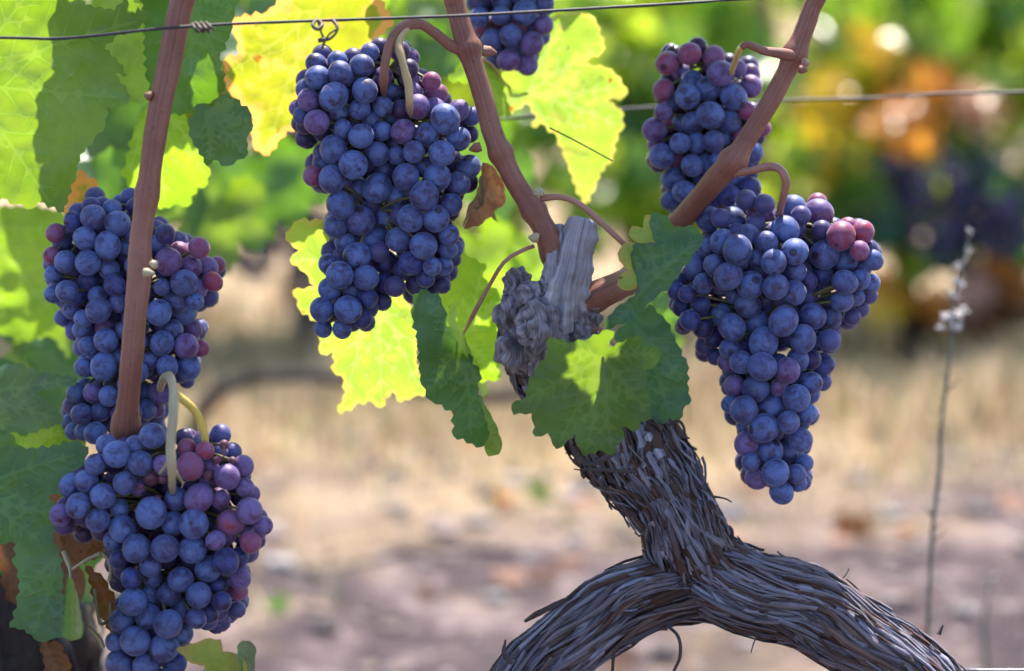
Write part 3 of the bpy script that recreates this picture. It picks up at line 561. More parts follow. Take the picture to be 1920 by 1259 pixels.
# frayed fibres and peeling curls
def fibre(pts, sub=None):
    FI = Acc(); tube(FI, pxpath(pts), n=22, sides=6, rough=.2, freq=120, c=(0.16, 0.12, 0.13)); link('peeling_fibre', FI.mesh('peeling_fibre', M_BARK), vine)
for f in ([(1235, 1178, 1.38, 5), (1190, 1200, 1.37, 5), (1155, 1215, 1.37, 4), (1148, 1262, 1.37, 3)], [(1250, 1172, 1.38, 3), (1272, 1195, 1.37, 3), (1275, 1230, 1.37, 3), (1262, 1262, 1.37, 3)],
          [(1390, 1190, 1.39, 2), (1440, 1192, 1.38, 1.6), (1490, 1202, 1.38, 1.2)], [(1420, 1190, 1.38, 1.6), (1412, 1210, 1.38, 1.4), (1408, 1225, 1.38, 1)], [(1545, 1215, 1.38, 2), (1562, 1232, 1.38, 2), (1590, 1242, 1.38, 1.4)],
          [(1150, 850, 1.37, 7), (1110, 870, 1.36, 5), (1085, 860, 1.36, 4), (1072, 842, 1.36, 3)], [(1190, 885, 1.36, 4), (1140, 882, 1.35, 4), (1090, 880, 1.35, 3)], [(1250, 800, 1.38, 3), (1272, 790, 1.37, 3), (1283, 805, 1.37, 2.5), (1280, 822, 1.37, 2)],
          [(960, 1245, 1.36, 6), (945, 1225, 1.36, 5), (948, 1200, 1.36, 2)], [(985, 1165, 1.37, 3), (1010, 1150, 1.36, 6), (1060, 1125, 1.36, 5)], [(1580, 1085, 1.40, 1.2), (1588, 1075, 1.40, 1), (1592, 1066, 1.4, .8)],
          [(1760, 1190, 1.38, 5), (1768, 1172, 1.38, 2)], [(1330, 930, 1.4, 3), (1358, 935, 1.4, 2), (1372, 942, 1.4, 1.5)], [(1500, 1150, 1.36, 2), (1560, 1178, 1.355, 2), (1600, 1190, 1.36, 1)]): fibre(f)
# gnarled head, pruned stub and side arm
a = Acc()
def lump(px, py, d, r, sx=1., sz=1., sd=0, c=(.30, .26, .31)):
    c0 = np.array(P(px, py, d)); R_ = r * d / FPX; vs = []; cs = []
    for v in I3[0]:
        q = Vector(v) * 2.1 + Vector((sd * 3.7, 0, 0)); n1 = noise.noise(q); n2 = noise.noise(Vector((v[0] * 3.6 + n1 * 2, v[1] * 3.6, v[2] * 1.4 + sd * 5))); n3 = noise.noise(q * 5)
        k = 1 + .34 * n1 + .17 * n2 - .10 * abs(n3) ; vs.append(c0 + np.array((v[0] * sx, v[1] * .9, v[2] * sz)) * R_ * k); m = max(.4, min(1.5, 1.05 + 1.6 * n2)); cs.append(np.array(c) * m)
    acc_uv = np.stack([I3[0][:, 0] * R_ * 9 + I3[0][:, 1] * R_ * 6, I3[0][:, 2] * R_ * 6], 1); a.add(vs, I3[1], acc_uv, np.array(cs))
for q in ((968, 535, 1.415, 30, .9, 1.1, 1), (1000, 555, 1.40, 30, 1.0, 1.0, 2), (960, 590, 1.41, 36, .85, 1.2, 3), (1010, 610, 1.39, 42, 1.0, 1.2, 4), (975, 655, 1.41, 42, 1.0, 1.1, 5), (1030, 665, 1.40, 46, 1, 1, 6), (1050, 585, 1.405, 40, 1.0, 1.1, 7), (1085, 600, 1.41, 34, 1.1, .9, 8), (1075, 640, 1.41, 44, 1, 1, 9), (1030, 720, 1.43, 52, 1, 1.1, 10), (1030, 545, 1.40, 26, .8, 1.3, 11), (1100, 572, 1.41, 26, 1.1, .8, 12)): lump(*q)
s = tube(a, pxpath([(985, 560, 1.42, 30), (990, 620, 1.42, 48), (1010, 700, 1.43, 44), (1040, 760, 1.44, 40)]), n=40, sides=26, rough=.3, freq=75, ridge=.3, c=(0.16, 0.12, 0.13)); bark_strips(a, s, 150, w=(2, 6), ln=(.010, .035), lift=.006, seed=31, drift=1.5)
s = tube(a, pxpath([(1060, 570, 1.42, 40), (1050, 620, 1.42, 48), (1060, 670, 1.425, 55), (1080, 730, 1.43, 60)]), n=40, sides=26, rough=.3, freq=80, ridge=.25, seed=5, c=(0.16, 0.12, 0.13)); bark_strips(a, s, 120, w=(2, 6), ln=(.010, .035), lift=.006, seed=32, drift=1.5)
link('old_head', a.mesh('old_head', M_BARK), vine)
a = Acc(); s = tube(a, pxpath([(1092, 408, 1.40, 12), (1090, 416, 1.40, 24), (1083, 440, 1.40, 29), (1073, 490, 1.40, 32), (1062, 540, 1.40, 38), (1055, 600, 1.41, 46)]), n=90, sides=60, rough=.26, freq=70, ridge=.42, c=(.3, .3, .3))
tube(a, pxpath([(1046, 428, 1.405, 15), (1044, 460, 1.40, 18), (1042, 520, 1.40, 22), (1040, 570, 1.41, 26)]), n=50, sides=34, rough=.35, freq=110, ridge=.4, seed=2)
st = link('pruned_stub', a.mesh('pruned_stub', M_STUB), vine); st['label'] = 'bleached grey pruned stub'
tube_obj('side_arm', [(1060, 590, 1.42, 34), (1105, 562, 1.41, 30), (1150, 540, 1.405, 26), (1190, 515, 1.42, 24), (1235, 465, 1.44, 22), (1275, 415, 1.45, 21)], M_CANE, vine, n=50, sides=22, rough=.14, freq=70, ridge=.15)

def node_r(nodes):
    def f(t, a, r):
        for n, k, w_ in nodes: r *= 1 + k * math.exp(-((t - n) / w_) ** 2)
        return r
    return f
M_CANE2 = M_CANE
cane = tube_obj('cane', [(770, -420, 1.42, 17), (838, -60, 1.40, 19), (856, 20, 1.40, 19), (880, 100, 1.40, 20), (905, 180, 1.40, 19), (928, 260, 1.40, 20), (962, 335, 1.40, 19), (1000, 395, 1.40, 20), (1030, 450, 1.40, 22), (1050, 500, 1.41, 22)], M_CANE, vine, n=190, sides=24, rough=.07, freq=60, ridge=.06, rfun=node_r([(.20, .3, .014), (.544, .35, .014), (.75, .28, .014), (.875, .3, .015), (.97, .3, .03)]))
cane['label'] = 'reddish brown cane rising from the stub past the central bunch'
cane2 = tube_obj('cane', [(1600, -420, 1.42, 15), (1545, -60, 1.40, 17), (1520, 20, 1.40, 17), (1492, 95, 1.40, 19), (1450, 180, 1.40, 18), (1400, 262, 1.40, 19), (1372, 305, 1.40, 23), (1335, 345, 1.41, 22), (1290, 400, 1.43, 21), (1262, 430, 1.44, 22)], M_CANE, vine, n=120, sides=24, rough=.07, freq=60, ridge=.06, rfun=node_r([(.2, .3, .02), (.56, .35, .018), (.79, .3, .018)]))
lc = tube_obj('cane', [(400, -420, 1.36, 22), (355, -60, 1.345, 24), (337, 20, 1.345, 23), (315, 130, 1.345, 23), (295, 230, 1.345, 22), (278, 350, 1.345, 20), (264, 450, 1.345, 21), (262, 505, 1.345, 23), (255, 580, 1.345, 21), (243, 720, 1.35, 21), (236, 820, 1.37, 22), (245, 950, 1.44, 22), (270, 1120, 1.5, 24), (215, 1300, 1.56, 28), (110, 1420, 1.6, 32)], M_CANE, lvine, n=160, sides=26, rough=.05, freq=50, ridge=.05, rfun=node_r([(.1, .25, .01), (.332, .2, .009), (.52, .32, .010)]))
def bud(px, py, d, r, parent, dx=1, dy=-1, mat=None):
    tube_obj('bud', [(px, py, d, r), (px + dx * r * .8, py + dy * r * .8, d, r * 1.1), (px + dx * r * 1.8, py + dy * r * 1.7, d, r * .25)], mat or M_STEMG, parent, n=10, sides=10, rough=.2, freq=200)
bud(284, 500, 1.33, 8, lc, .8, -.7); bud(268, 512, 1.325, 8, lc, 1.5, .05); bud(285, 182, 1.34, 8, lc, -1, -.4, M_CANE)
bud(1010, 368, 1.385, 10, cane, .1, -1); bud(902, 275, 1.39, 9, cane, -1.4, .4, M_CANE); bud(905, 95, 1.38, 10, cane, 1.5, .3, M_CANE); bud(1010, 448, 1.385, 9, cane, -1.2, -.2)
bud(1502, 118, 1.39, 9, cane2, 1.0, .1, M_STEMR); bud(1498, 130, 1.385, 8, cane2, 1.1, .2, M_CANE)
tube_obj('spur', [(1485, 105, 1.395, 12), (1460, 100, 1.39, 10), (1430, 95, 1.39, 8), (1402, 84, 1.39, 7), (1390, 90, 1.39, 6)], M_CANE, cane2, n=24, sides=12, rough=.08, freq=90)
tube_obj('old_tendril', [(1015, 372, 1.39, 8), (1050, 370, 1.385, 6), (1085, 382, 1.38, 6), (1130, 420, 1.38, 6), (1170, 458, 1.38, 5), (1195, 480, 1.39, 5)], M_STEMR, cane, n=36, sides=10, rough=.06, freq=90)
tube_obj('old_tendril', [(1148, 302, 1.45, 1.4), (1080, 265, 1.44, 1.6), (1030, 240, 1.44, 1.6)], M_TEND, vine, n=20, sides=6)
# neighbouring vine's trunk, widened over a dark gap; deep shade painted into its bark
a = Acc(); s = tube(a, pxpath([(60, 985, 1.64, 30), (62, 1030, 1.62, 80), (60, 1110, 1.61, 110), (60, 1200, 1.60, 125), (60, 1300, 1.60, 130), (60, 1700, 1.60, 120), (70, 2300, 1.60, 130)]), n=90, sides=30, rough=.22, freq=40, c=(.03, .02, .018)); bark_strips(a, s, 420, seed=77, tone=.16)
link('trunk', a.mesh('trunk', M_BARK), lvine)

# ---- wires
def wire(pts, mat, label, name='trellis_wire', n=400):
    a = Acc(); tube(a, pxpath(pts), n=n, sides=8, rough=.12, freq=90); return tag(link(name, a.mesh(name, mat)), label, 'wire')
wire([(-2600, 90, 1.33, 3), (-400, 68, 1.33, 3), (0, 71, 1.33, 3), (100, 73, 1.33, 3), (190, 66, 1.325, 3), (300, 54, 1.315, 3), (420, 46, 1.32, 3), (600, 39, 1.325, 3), (860, 30, 1.33, 3), (1150, 14, 1.335, 3), (1400, -2, 1.34, 3), (1900, -40, 1.35, 3), (4200, -200, 1.38, 3)], M_WIRE, 'dark rusty trellis wire running across the top in front of the canes')
wire([(-2400, 420, 1.70, 2.8), (-300, 300, 1.66, 2.8), (500, 255, 1.65, 2.8), (1170, 205, 1.64, 2.8), (1330, 197, 1.64, 2.8), (1480, 188, 1.64, 2.8), (1640, 184, 1.64, 2.8), (1760, 176, 1.63, 2.8), (1930, 172, 1.63, 2.8), (2400, 150, 1.62, 2.8), (4600, 40, 1.6, 2.8)], M_WIREG, 'grey trellis wire behind the slanting cane')
wire([(1740, 1262, 1.47, 2.4), (1800, 1257, 1.43, 2.4), (1930, 1256, 1.42, 2.4), (2400, 1250, 1.42, 2.4), (4200, 1230, 1.42, 2.4)], M_WIREB, 'shiny thin wire leaving the bark at the bottom corner')
a = Acc()
for f in ([(592, 38, 1.32, 3), (586, 48, 1.315, 3.5), (595, 55, 1.315, 4), (604, 48, 1.318, 4), (598, 40, 1.325, 3.5), (602, 60, 1.32, 2), (607, 72, 1.32, 3)], [(624, 38, 1.325, 4), (632, 50, 1.32, 3), (630, 62, 1.318, 2.4), (618, 73, 1.317, 3), (605, 75, 1.317, 4.5), (596, 77, 1.317, 4)], [(630, 56, 1.317, 2), (618, 64, 1.316, 2), (609, 78, 1.316, 2.2), (604, 92, 1.317, 3)]):
    tube(a, pxpath(f), n=40, sides=8, rough=.1, freq=200)
tag(link('dried_tendril', a.mesh('dried_tendril', M_TEND)), 'curled dried tendril looped around the dark wire', 'tendril')
a = Acc()
for k in range(3): tube(a, pxpath([(360 + k * 10, 44, 1.31, 2.5), (366 + k * 10, 54, 1.302, 3), (372 + k * 10, 60, 1.31, 3), (374 + k * 10, 48, 1.33, 2.5), (366 + k * 10, 42, 1.32, 2.5), (376 + k * 10, 52, 1.303, 3), (384 + k * 9, 55, 1.31, 2.5)]), n=30, sides=8, rough=.1, freq=200)
tag(link('dried_tendril', a.mesh('dried_tendril', M_TEND)), 'dried tendril knotted round the wire beside the straight cane', 'tendril')

# ------------------------------------------------------------------ leaves
def Z(ox, oy, s, pts): return [(ox + x / s, oy + y / s) for x, y in pts]
# neighbouring vine
leaf(lvine, [(-110, -60), (60, -60), (150, -40), (160, 10), (215, 20), (240, -10), (278, 30), (262, 52), (215, 70), (196, 92), (222, 118), (240, 142), (215, 138), (238, 172), (243, 192), (200, 202), (198, 235), (176, 262), (150, 290), (140, 330), (120, 398), (72, 380), (60, 392), (28, 384), (5, 372), (-60, 392), (-120, 300)], (-60, 160), [(235, 185), (270, 35), (100, 390), (-20, 380), (80, -50)], 'green', 1.40, gy=.012, wav=5, step=9)
leaf(lvine, [(262, -50), (470, -60), (440, 20), (432, 62), (412, 110), (424, 160), (400, 188), (345, 214), (300, 212), (275, 150)], (350, -20), [(360, 205), (420, 150), (290, 200), (440, 20)], 'deep', 1.43, gy=.01, wav=5)
leaf(lvine, [(272, 200), (325, 214), (345, 212), (360, 255), (394, 318), (390, 345), (370, 352), (352, 388), (325, 384), (300, 394), (284, 362), (262, 350), (248, 354), (228, 330), (236, 300), (250, 250)], (290, 160), [(310, 385), (388, 335), (240, 335)], 'lime', 1.50, gy=.018, wav=4)
leaf(lvine, [(370, 195), (400, 200), (415, 178), (440, 185), (468, 208), (475, 235), (462, 262), (466, 288), (445, 300), (425, 312), (400, 300), (388, 312), (372, 280), (360, 262), (352, 232)], (385, 210), [(460, 290), (470, 225), (395, 305), (440, 185)], 'deep', 1.39, wav=4, tooth=4)
leaf(lvine, [(430, 34), (500, 22), (560, -30), (680, -50), (740, 40), (660, 130), (590, 160), (560, 240), (538, 246), (520, 268), (505, 292), (478, 282), (470, 250), (474, 222), (450, 205), (444, 185), (430, 172), (418, 148), (424, 108), (448, 100), (440, 70)], (600, 20), [(500, 285), (425, 140), (450, 45), (560, 230)], 'yellow', 1.475, gy=.018, wav=6)
leaf(lvine, [(150, 318), (165, 335), (182, 340), (178, 365), (205, 392), (190, 402), (160, 398), (120, 402), (124, 375), (133, 350)], (190, 400), [(150, 322), (130, 390)], 'yellow', 1.45, wav=3)
leaf(lvine, [(-40, 388), (60, 388), (110, 395), (125, 412), (150, 430), (130, 480), (120, 540), (118, 600), (60, 640), (10, 630), (-40, 600)], (-40, 420), [(110, 600), (120, 430), (20, 620)], 'lime', 1.62, wav=7)
leaf(lvine, [(-40, 690), (30, 682), (80, 700), (145, 708), (142, 722), (60, 735), (100, 760), (120, 790), (60, 812), (15, 800), (-40, 820)], (-60, 740), [(140, 712), (110, 785), (10, 800)], 'green', 1.40, gy=-.02, wav=6)
leaf(lvine, [(18, 812), (50, 818), (75, 795), (100, 800), (125, 786), (150, 800), (160, 838), (110, 842), (60, 846), (40, 838)], (20, 850), [(145, 800), (100, 800)], 'lime', 1.44, wav=3)
leaf(lvine, [(-60, 850), (10, 838), (70, 842), (140, 826), (166, 838), (160, 860), (148, 878), (128, 905), (90, 935), (118, 955), (122, 985), (100, 1000), (90, 1022), (70, 1018), (62, 1035), (40, 1016), (0, 1020), (-60, 1010)], (-60, 920), [(150, 850), (80, 1020), (110, 970), (0, 1015)], 'deep', 1.36, wav=5)
leaf(lvine, [(30, 1010), (70, 1015), (108, 1022), (118, 1070), (118, 1130), (124, 1190), (95, 1200), (72, 1203), (45, 1180), (18, 1178), (32, 1130), (38, 1090), (26, 1060)], (110, 1040), [(60, 1195), (30, 1120), (115, 1190)], 'deep', 1.40, gx=-.02, wav=4)
leaf(lvine, [(126, 1082), (136, 1085), (146, 1120), (156, 1180), (152, 1196), (134, 1202), (118, 1194), (120, 1150)], (130, 1060), [(138, 1200)], 'deep', 1.37, gx=.9, gy=.0, wav=3, tooth=1)
leaf(lvine, [(110, 990), (150, 978), (190, 990), (204, 1015), (185, 1045), (150, 1058), (120, 1040)], (115, 1030), [(200, 1010), (170, 1050), (160, 985)], 'brown', 1.41, wav=6)
leaf(lvine, [(75, 1200), (110, 1205), (130, 1240), (135, 1300), (90, 1290)], (80, 1195), [(120, 1290)], 'brown', 1.42, wav=6)
leaf(lvine, [(160, 1060), (195, 1085), (225, 1130), (235, 1180), (215, 1200), (190, 1160), (175, 1120)], (160, 1050), [(220, 1190)], 'brown', 1.40, wav=8)
leaf(lvine, [(330, 1217), (375, 1202), (384, 1198), (414, 1199), (418, 1222), (442, 1226), (460, 1240), (470, 1300), (440, 1330), (400, 1310), (372, 1275), (385, 1250), (360, 1245)], (430, 1330), [(340, 1217), (410, 1202), (455, 1240)], 'pale', 1.33, wav=4, tooth=2)
leaf(lvine, [(444, 1212), (455, 1201), (468, 1202), (480, 1215), (478, 1240), (476, 1262), (466, 1300), (455, 1262), (446, 1240)], (460, 1300), [(465, 1205)], 'deep', 1.335, gx=.12, gy=0, wav=9, tooth=1.5, curl=.3)
# main vine
leaf(vine, [(930, 130), (985, 120), (1010, 60), (1040, 30), (1075, 22), (1105, 26), (1120, 45), (1133, 82), (1130, 100), (1092, 116), (1135, 126), (1155, 140), (1176, 165), (1172, 182), (1140, 190), (1165, 205), (1172, 235), (1160, 250), (1152, 272), (1150, 300), (1125, 325), (1118, 350), (1095, 392), (1080, 350), (1060, 300), (1040, 250), (1012, 232), (998, 240), (1004, 215), (985, 195), (960, 215), (940, 212)], (990, 175), [(1095, 380), (1165, 235), (1165, 165), (1125, 90), (1060, 35), (945, 200)], 'pale', 1.53, gx=.004, gy=.014, wav=5, step=8, pet=[(880, 100, 1.41, 3), (920, 120, 1.46, 3), (950, 160, 1.52, 3)])
leaf(vine, [(905, 110), (935, 130), (950, 190), (960, 215), (935, 220), (915, 190), (900, 160), (840, 150), (860, 120)], (900, 110), [(945, 215), (850, 150)], 'lime', 1.50, wav=4)
leaf(vine, [(535, 450), (545, 428), (562, 412), (600, 412), (640, 430), (720, 470), (762, 500), (776, 545), (768, 570), (784, 620), (780, 680), (802, 738), (775, 745), (752, 756), (735, 735), (715, 765), (690, 752), (665, 762), (640, 778), (632, 772), (648, 735), (640, 705), (625, 698), (624, 660), (600, 664), (596, 630), (592, 602), (562, 582), (548, 545), (590, 537), (572, 512), (543, 488), (560, 470)], (690, 490), [(545, 485), (600, 655), (645, 765), (715, 760), (790, 740)], 'pale', 1.475, gy=.018, wav=6, step=8)
leaf(vine, [(745, 505), (800, 470), (862, 460), (880, 482), (912, 495), (905, 520), (936, 552), (925, 600), (942, 652), (936, 712), (895, 716), (868, 690), (850, 640), (800, 560)], (864, 636), [(905, 500), (935, 560), (935, 700), (800, 500)], 'lime', 1.46, gx=.006, gy=.015, wav=6, pet=[(1000, 462, 1.395, 4), (975, 472, 1.39, 4), (945, 492, 1.39, 4), (915, 540, 1.40, 4), (885, 595, 1.41, 4.5)])
leaf(vine, [(773, 562), (790, 543), (820, 550), (834, 580), (838, 612), (862, 632), (878, 662), (900, 700), (896, 740), (914, 772), (930, 800), (915, 832), (905, 838), (885, 832), (850, 818), (846, 770), (808, 752), (790, 722), (784, 640), (772, 595)], (866, 640), [(885, 825), (800, 555), (800, 745), (925, 810)], 'deep', 1.38, gx=.03, gy=.0, wav=6, fold=.12)
leaf(vine, [(838, 612), (842, 585), (858, 562), (855, 600), (868, 625), (885, 665), (910, 700), (916, 740), (905, 745), (893, 712), (876, 672), (858, 640)], (866, 640), [(856, 570), (912, 740)], 'lime', 1.375, gx=.5, gy=.0, wav=3, tooth=1.5)  # lit edge of the dark leaf before it, put into a separate lime blade
leaf(vine, [(900, 745), (915, 768), (930, 795), (942, 832), (936, 852), (915, 856), (908, 838), (918, 812)], (902, 748), [(934, 850)], 'lime', 1.37, wav=3, tooth=1.5)  # sunlit tip of that dark leaf, painted as its own lime piece
c1 = Z(860, 380, 2.519, [(250, 950), (320, 915), (330, 850), (375, 770), (410, 740), (425, 640), (540, 660), (620, 640), (700, 600), (735, 610), (700, 700), (735, 680), (840, 625), (865, 640), (860, 680), (930, 680), (955, 715), (930, 770), (865, 800), (890, 860), (900, 920), (910, 1020), (860, 1035), (840, 1080), (770, 1060), (780, 1110), (725, 1195), (660, 1170), (600, 1200), (560, 1150), (550, 1090), (500, 1145), (460, 1165), (420, 1090), (360, 1105), (350, 1040), (345, 995), (260, 1005)])
leaf(vine, c1, (1130, 672), Z(860, 380, 2.519, [(600, 1190), (270, 960), (470, 1150), (720, 1180), (900, 1000), (940, 710), (440, 650)]), 'green', 1.345, gy=.015, wav=7, step=8, tooth=3.5, pet=[(1110, 620, 1.40, 4), (1128, 618, 1.37, 4), (1138, 640, 1.35, 4), (1134, 660, 1.345, 4)])
c2 = Z(860, 380, 2.519, [(905, 50), (980, 60), (1020, 115), (1110, 112), (1160, 160), (1150, 190), (1100, 260), (1050, 330), (1000, 400), (940, 440), (880, 500), (800, 560), (700, 600), (690, 560), (740, 500), (830, 440), (850, 400), (830, 330), (815, 270), (820, 200), (930, 190), (905, 120)])
leaf(vine, c2, (1205, 545), Z(860, 380, 2.519, [(1140, 160), (940, 70), (830, 250), (720, 590)]), 'deep', 1.355, wav=6, tooth=2.5)
leaf(vine, Z(860, 380, 2.519, [(880, 60), (905, 58), (915, 130), (935, 195), (880, 190), (830, 184), (803, 150), (818, 112), (870, 122)]), (1235, 465), Z(860, 380, 2.519, [(890, 70), (815, 150)]), 'pale', 1.36, wav=4, tooth=2)  # lit lobe of the deep green leaf, light put into a pale yellow piece
leaf(vine, Z(860, 380, 2.519, [(750, 240), (780, 195), (832, 190), (822, 290), (856, 330), (840, 405), (790, 417), (748, 390), (760, 345), (800, 322), (758, 275)]), (1215, 520), Z(860, 380, 2.519, [(770, 220), (760, 385)]), 'pale', 1.358, wav=4, tooth=2)  # second lit lobe, its light likewise put into pale yellow colour
leaf(vine, Z(860, 380, 2.519, [(800, 560), (900, 480), (980, 560), (1040, 680), (1080, 760), (1085, 900), (1100, 930), (1060, 980), (1040, 1030), (1000, 1015), (960, 1050), (900, 1020), (860, 900), (780, 760), (740, 620)]), (1190, 610), Z(860, 380, 2.519, [(1000, 1010), (1080, 860), (900, 1000)]), 'deep', 1.40, wav=5, tooth=4)
o = leaf(vine, [(905, 305), (925, 312), (945, 345), (948, 380), (925, 400), (905, 420), (870, 430), (878, 405), (895, 380), (900, 345)], (915, 300), [(935, 390), (880, 425)], 'orange', 1.43, gx=.08, wav=10, tooth=2)
leaf(vine, [(900, 330), (918, 335), (915, 375), (935, 418), (925, 412), (905, 385), (885, 400), (868, 428), (875, 395), (893, 365)], (908, 320), [(930, 415), (872, 422)], 'brown', 1.42, gx=.2, wav=8, tooth=2)
# leaves a little behind the fruit, out of focus
def soft(parent, lst):
    for px, py, size, d, kind, v in lst:
        rr = random.Random(int(px * 7 + py)); nrm = Vector((rr.gauss(0, .35), -1, rr.uniform(-.1, .7))); up = Vector((rr.gauss(0, .5), 0, -1))
        gen_leaf(parent, P(px, py, d), size, nrm, up, kind, v)
soft(lvine, [(480, 330, .062, 1.95, 'deep', 0), (420, 390, .05, 1.9, 'green', 1), (540, 330, .05, 2.0, 'deep', 2), (380, 440, .035, 1.95, 'deep', 0), (350, 350, .045, 1.9, 'green', 2), (20, 560, .05, 1.75, 'deep', 1), (90, 640, .045, 1.72, 'green', 0), (130, 690, .045, 1.65, 'deep', 2), (30, 760, .05, 1.6, 'deep', 0),
            (470, 30, .06, 1.9, 'deep', 1), (30, 30, .07, 1.62, 'deep', 2), (180, 180, .07, 1.66, 'deep', 1), (240, 60, .06, 1.58, 'lime', 0), (250, 260, .06, 1.75, 'deep', 0), (180, 330, .05, 1.8, 'deep', 2), (20, 920, .06, 1.55, 'deep', 2), (70, 1010, .05, 1.5, 'brown', 2), (150, 1010, .05, 1.54, 'deep', 1), ])
soft(vine, [(700, 30, .06, 1.75, 'lime', 1), (620, 60, .06, 1.70, 'lime', 2), (780, 110, .045, 1.75, 'deep', 0), (800, 20, .05, 1.8, 'green', 1), (940, 300, .05, 1.85, 'deep', 2), (880, 560, .05, 1.7, 'lime', 0), (1010, 480, .04, 1.9, 'lime', 2), (905, 470, .05, 1.9, 'green', 1), (1230, 600, .035, 1.7, 'green', 0), (1250, 560, .03, 1.6, 'deep', 1)])

# ---- leaves added above the frame, unseen, to throw shade on the leaves and fruit
LIT = [P(*q) for q in ((520, 150, 1.475), (470, 120, 1.475), (600, 90, 1.475), (1050, 120, 1.53), (1110, 210, 1.53), (1100, 300, 1.53), (1050, 60, 1.53), (310, 300, 1.5), (340, 250, 1.5), (700, 600, 1.47), (600, 490, 1.47), (740, 690, 1.47), (1290, 90, 1.46), (1380, 110, 1.46), (430, 870, 1.36), (470, 930, 1.36), (490, 990, 1.36), (800, 160, 1.41), (870, 210, 1.41), (1530, 380, 1.41), (1620, 430, 1.41), (1600, 1120, 1.41), (1500, 1070, 1.41), (390, 460, 1.42), (340, 440, 1.42), (400, 1220, 1.33), (20, 200, 1.4), (20, 60, 1.4), (20, 330, 1.4))]
FLECK = P(1108, 712, 1.345)
def perp(q, p):
    v = q - p; a = v.dot(SUN); return a, v - SUN * a
def shade(parent, px, py, d, t, size, v=0, kind='deep', jx=0.0, jy=0.0):
    q = P(px, py, d) + SUN * t
    for _ in range(40):
        a_, b_, c_ = proj(q)
        if b_ < -size * FPX / c_ * .9: break
        q = q + SUN * .015
    a, w_ = perp(q, FLECK)
    if a > .02 and w_.length < size * .76 + .003: q = q + w_.normalized() * (size * .76 + .003 - w_.length)
    for p_ in ([] if 1000 < px < 1270 and py > 590 else LIT):
        a, w_ = perp(q, p_)
        if a > .02 and w_.length < size * .95:
            if w_.length < size * .45: return
            q = q + w_.normalized() * (size * .95 - w_.length)
    rr = random.Random(int(px + py * 3 + t * 1000)); n_ = SUN + Vector((rr.gauss(0, .25), rr.gauss(0, .25), rr.gauss(0, .2)))
    gen_leaf(parent, q + Vector((jx, jy, 0)), size, n_, Vector((rr.gauss(0, 1), rr.gauss(0, 1), -.5)), kind, v)
for i, (px, py, d, t, sz) in enumerate([(1060, 760, 1.345, .28, .055), (1160, 745, 1.345, .27, .045), (1015, 690, 1.345, .30, .045), (1100, 830, 1.345, .33, .05), (1180, 680, 1.345, .24, .03), (1250, 480, 1.355, .20, .055), (1180, 600, 1.355, .22, .04), (1250, 720, 1.375, .27, .05),
        (840, 640, 1.38, .24, .05), (870, 760, 1.38, .29, .05), (800, 580, 1.38, .22, .04)]): shade(vine, px, py, d, t, sz, i % 3)
for i, (px, py, d, t, sz) in enumerate([(190, 160, 1.40, .14, .045), (170, 260, 1.40, .17, .045), (110, 340, 1.40, .2, .03), (190, 60, 1.40, .10, .045), (350, 60, 1.47, .1, .05), (360, 150, 1.47, .13, .04), (420, 250, 1.39, .15, .05), (60, 920, 1.36, .32, .06), (40, 1000, 1.36, .36, .05), (90, 870, 1.36, .33, .04),
        (70, 1110, 1.40, .40, .055), (90, 1180, 1.40, .42, .05), (30, 1060, 1.42, .41, .05), (170, 1180, 1.42, .44, .06), (30, 1180, 1.6, .4, .07), (120, 1050, 1.5, .36, .06)]): shade(lvine, px, py, d, t, sz, i % 3)
# more added shade leaves, over the bunches
for i, (px, py, d, t, sz) in enumerate([(170, 450, 1.43, .22, .05), (200, 560, 1.43, .25, .04), (640, 330, 1.42, .2, .045), (700, 470, 1.42, .24, .04), (1300, 560, 1.42, .25, .045)]): shade(vine if px > 500 else lvine, px, py, d, t, sz, i % 3)

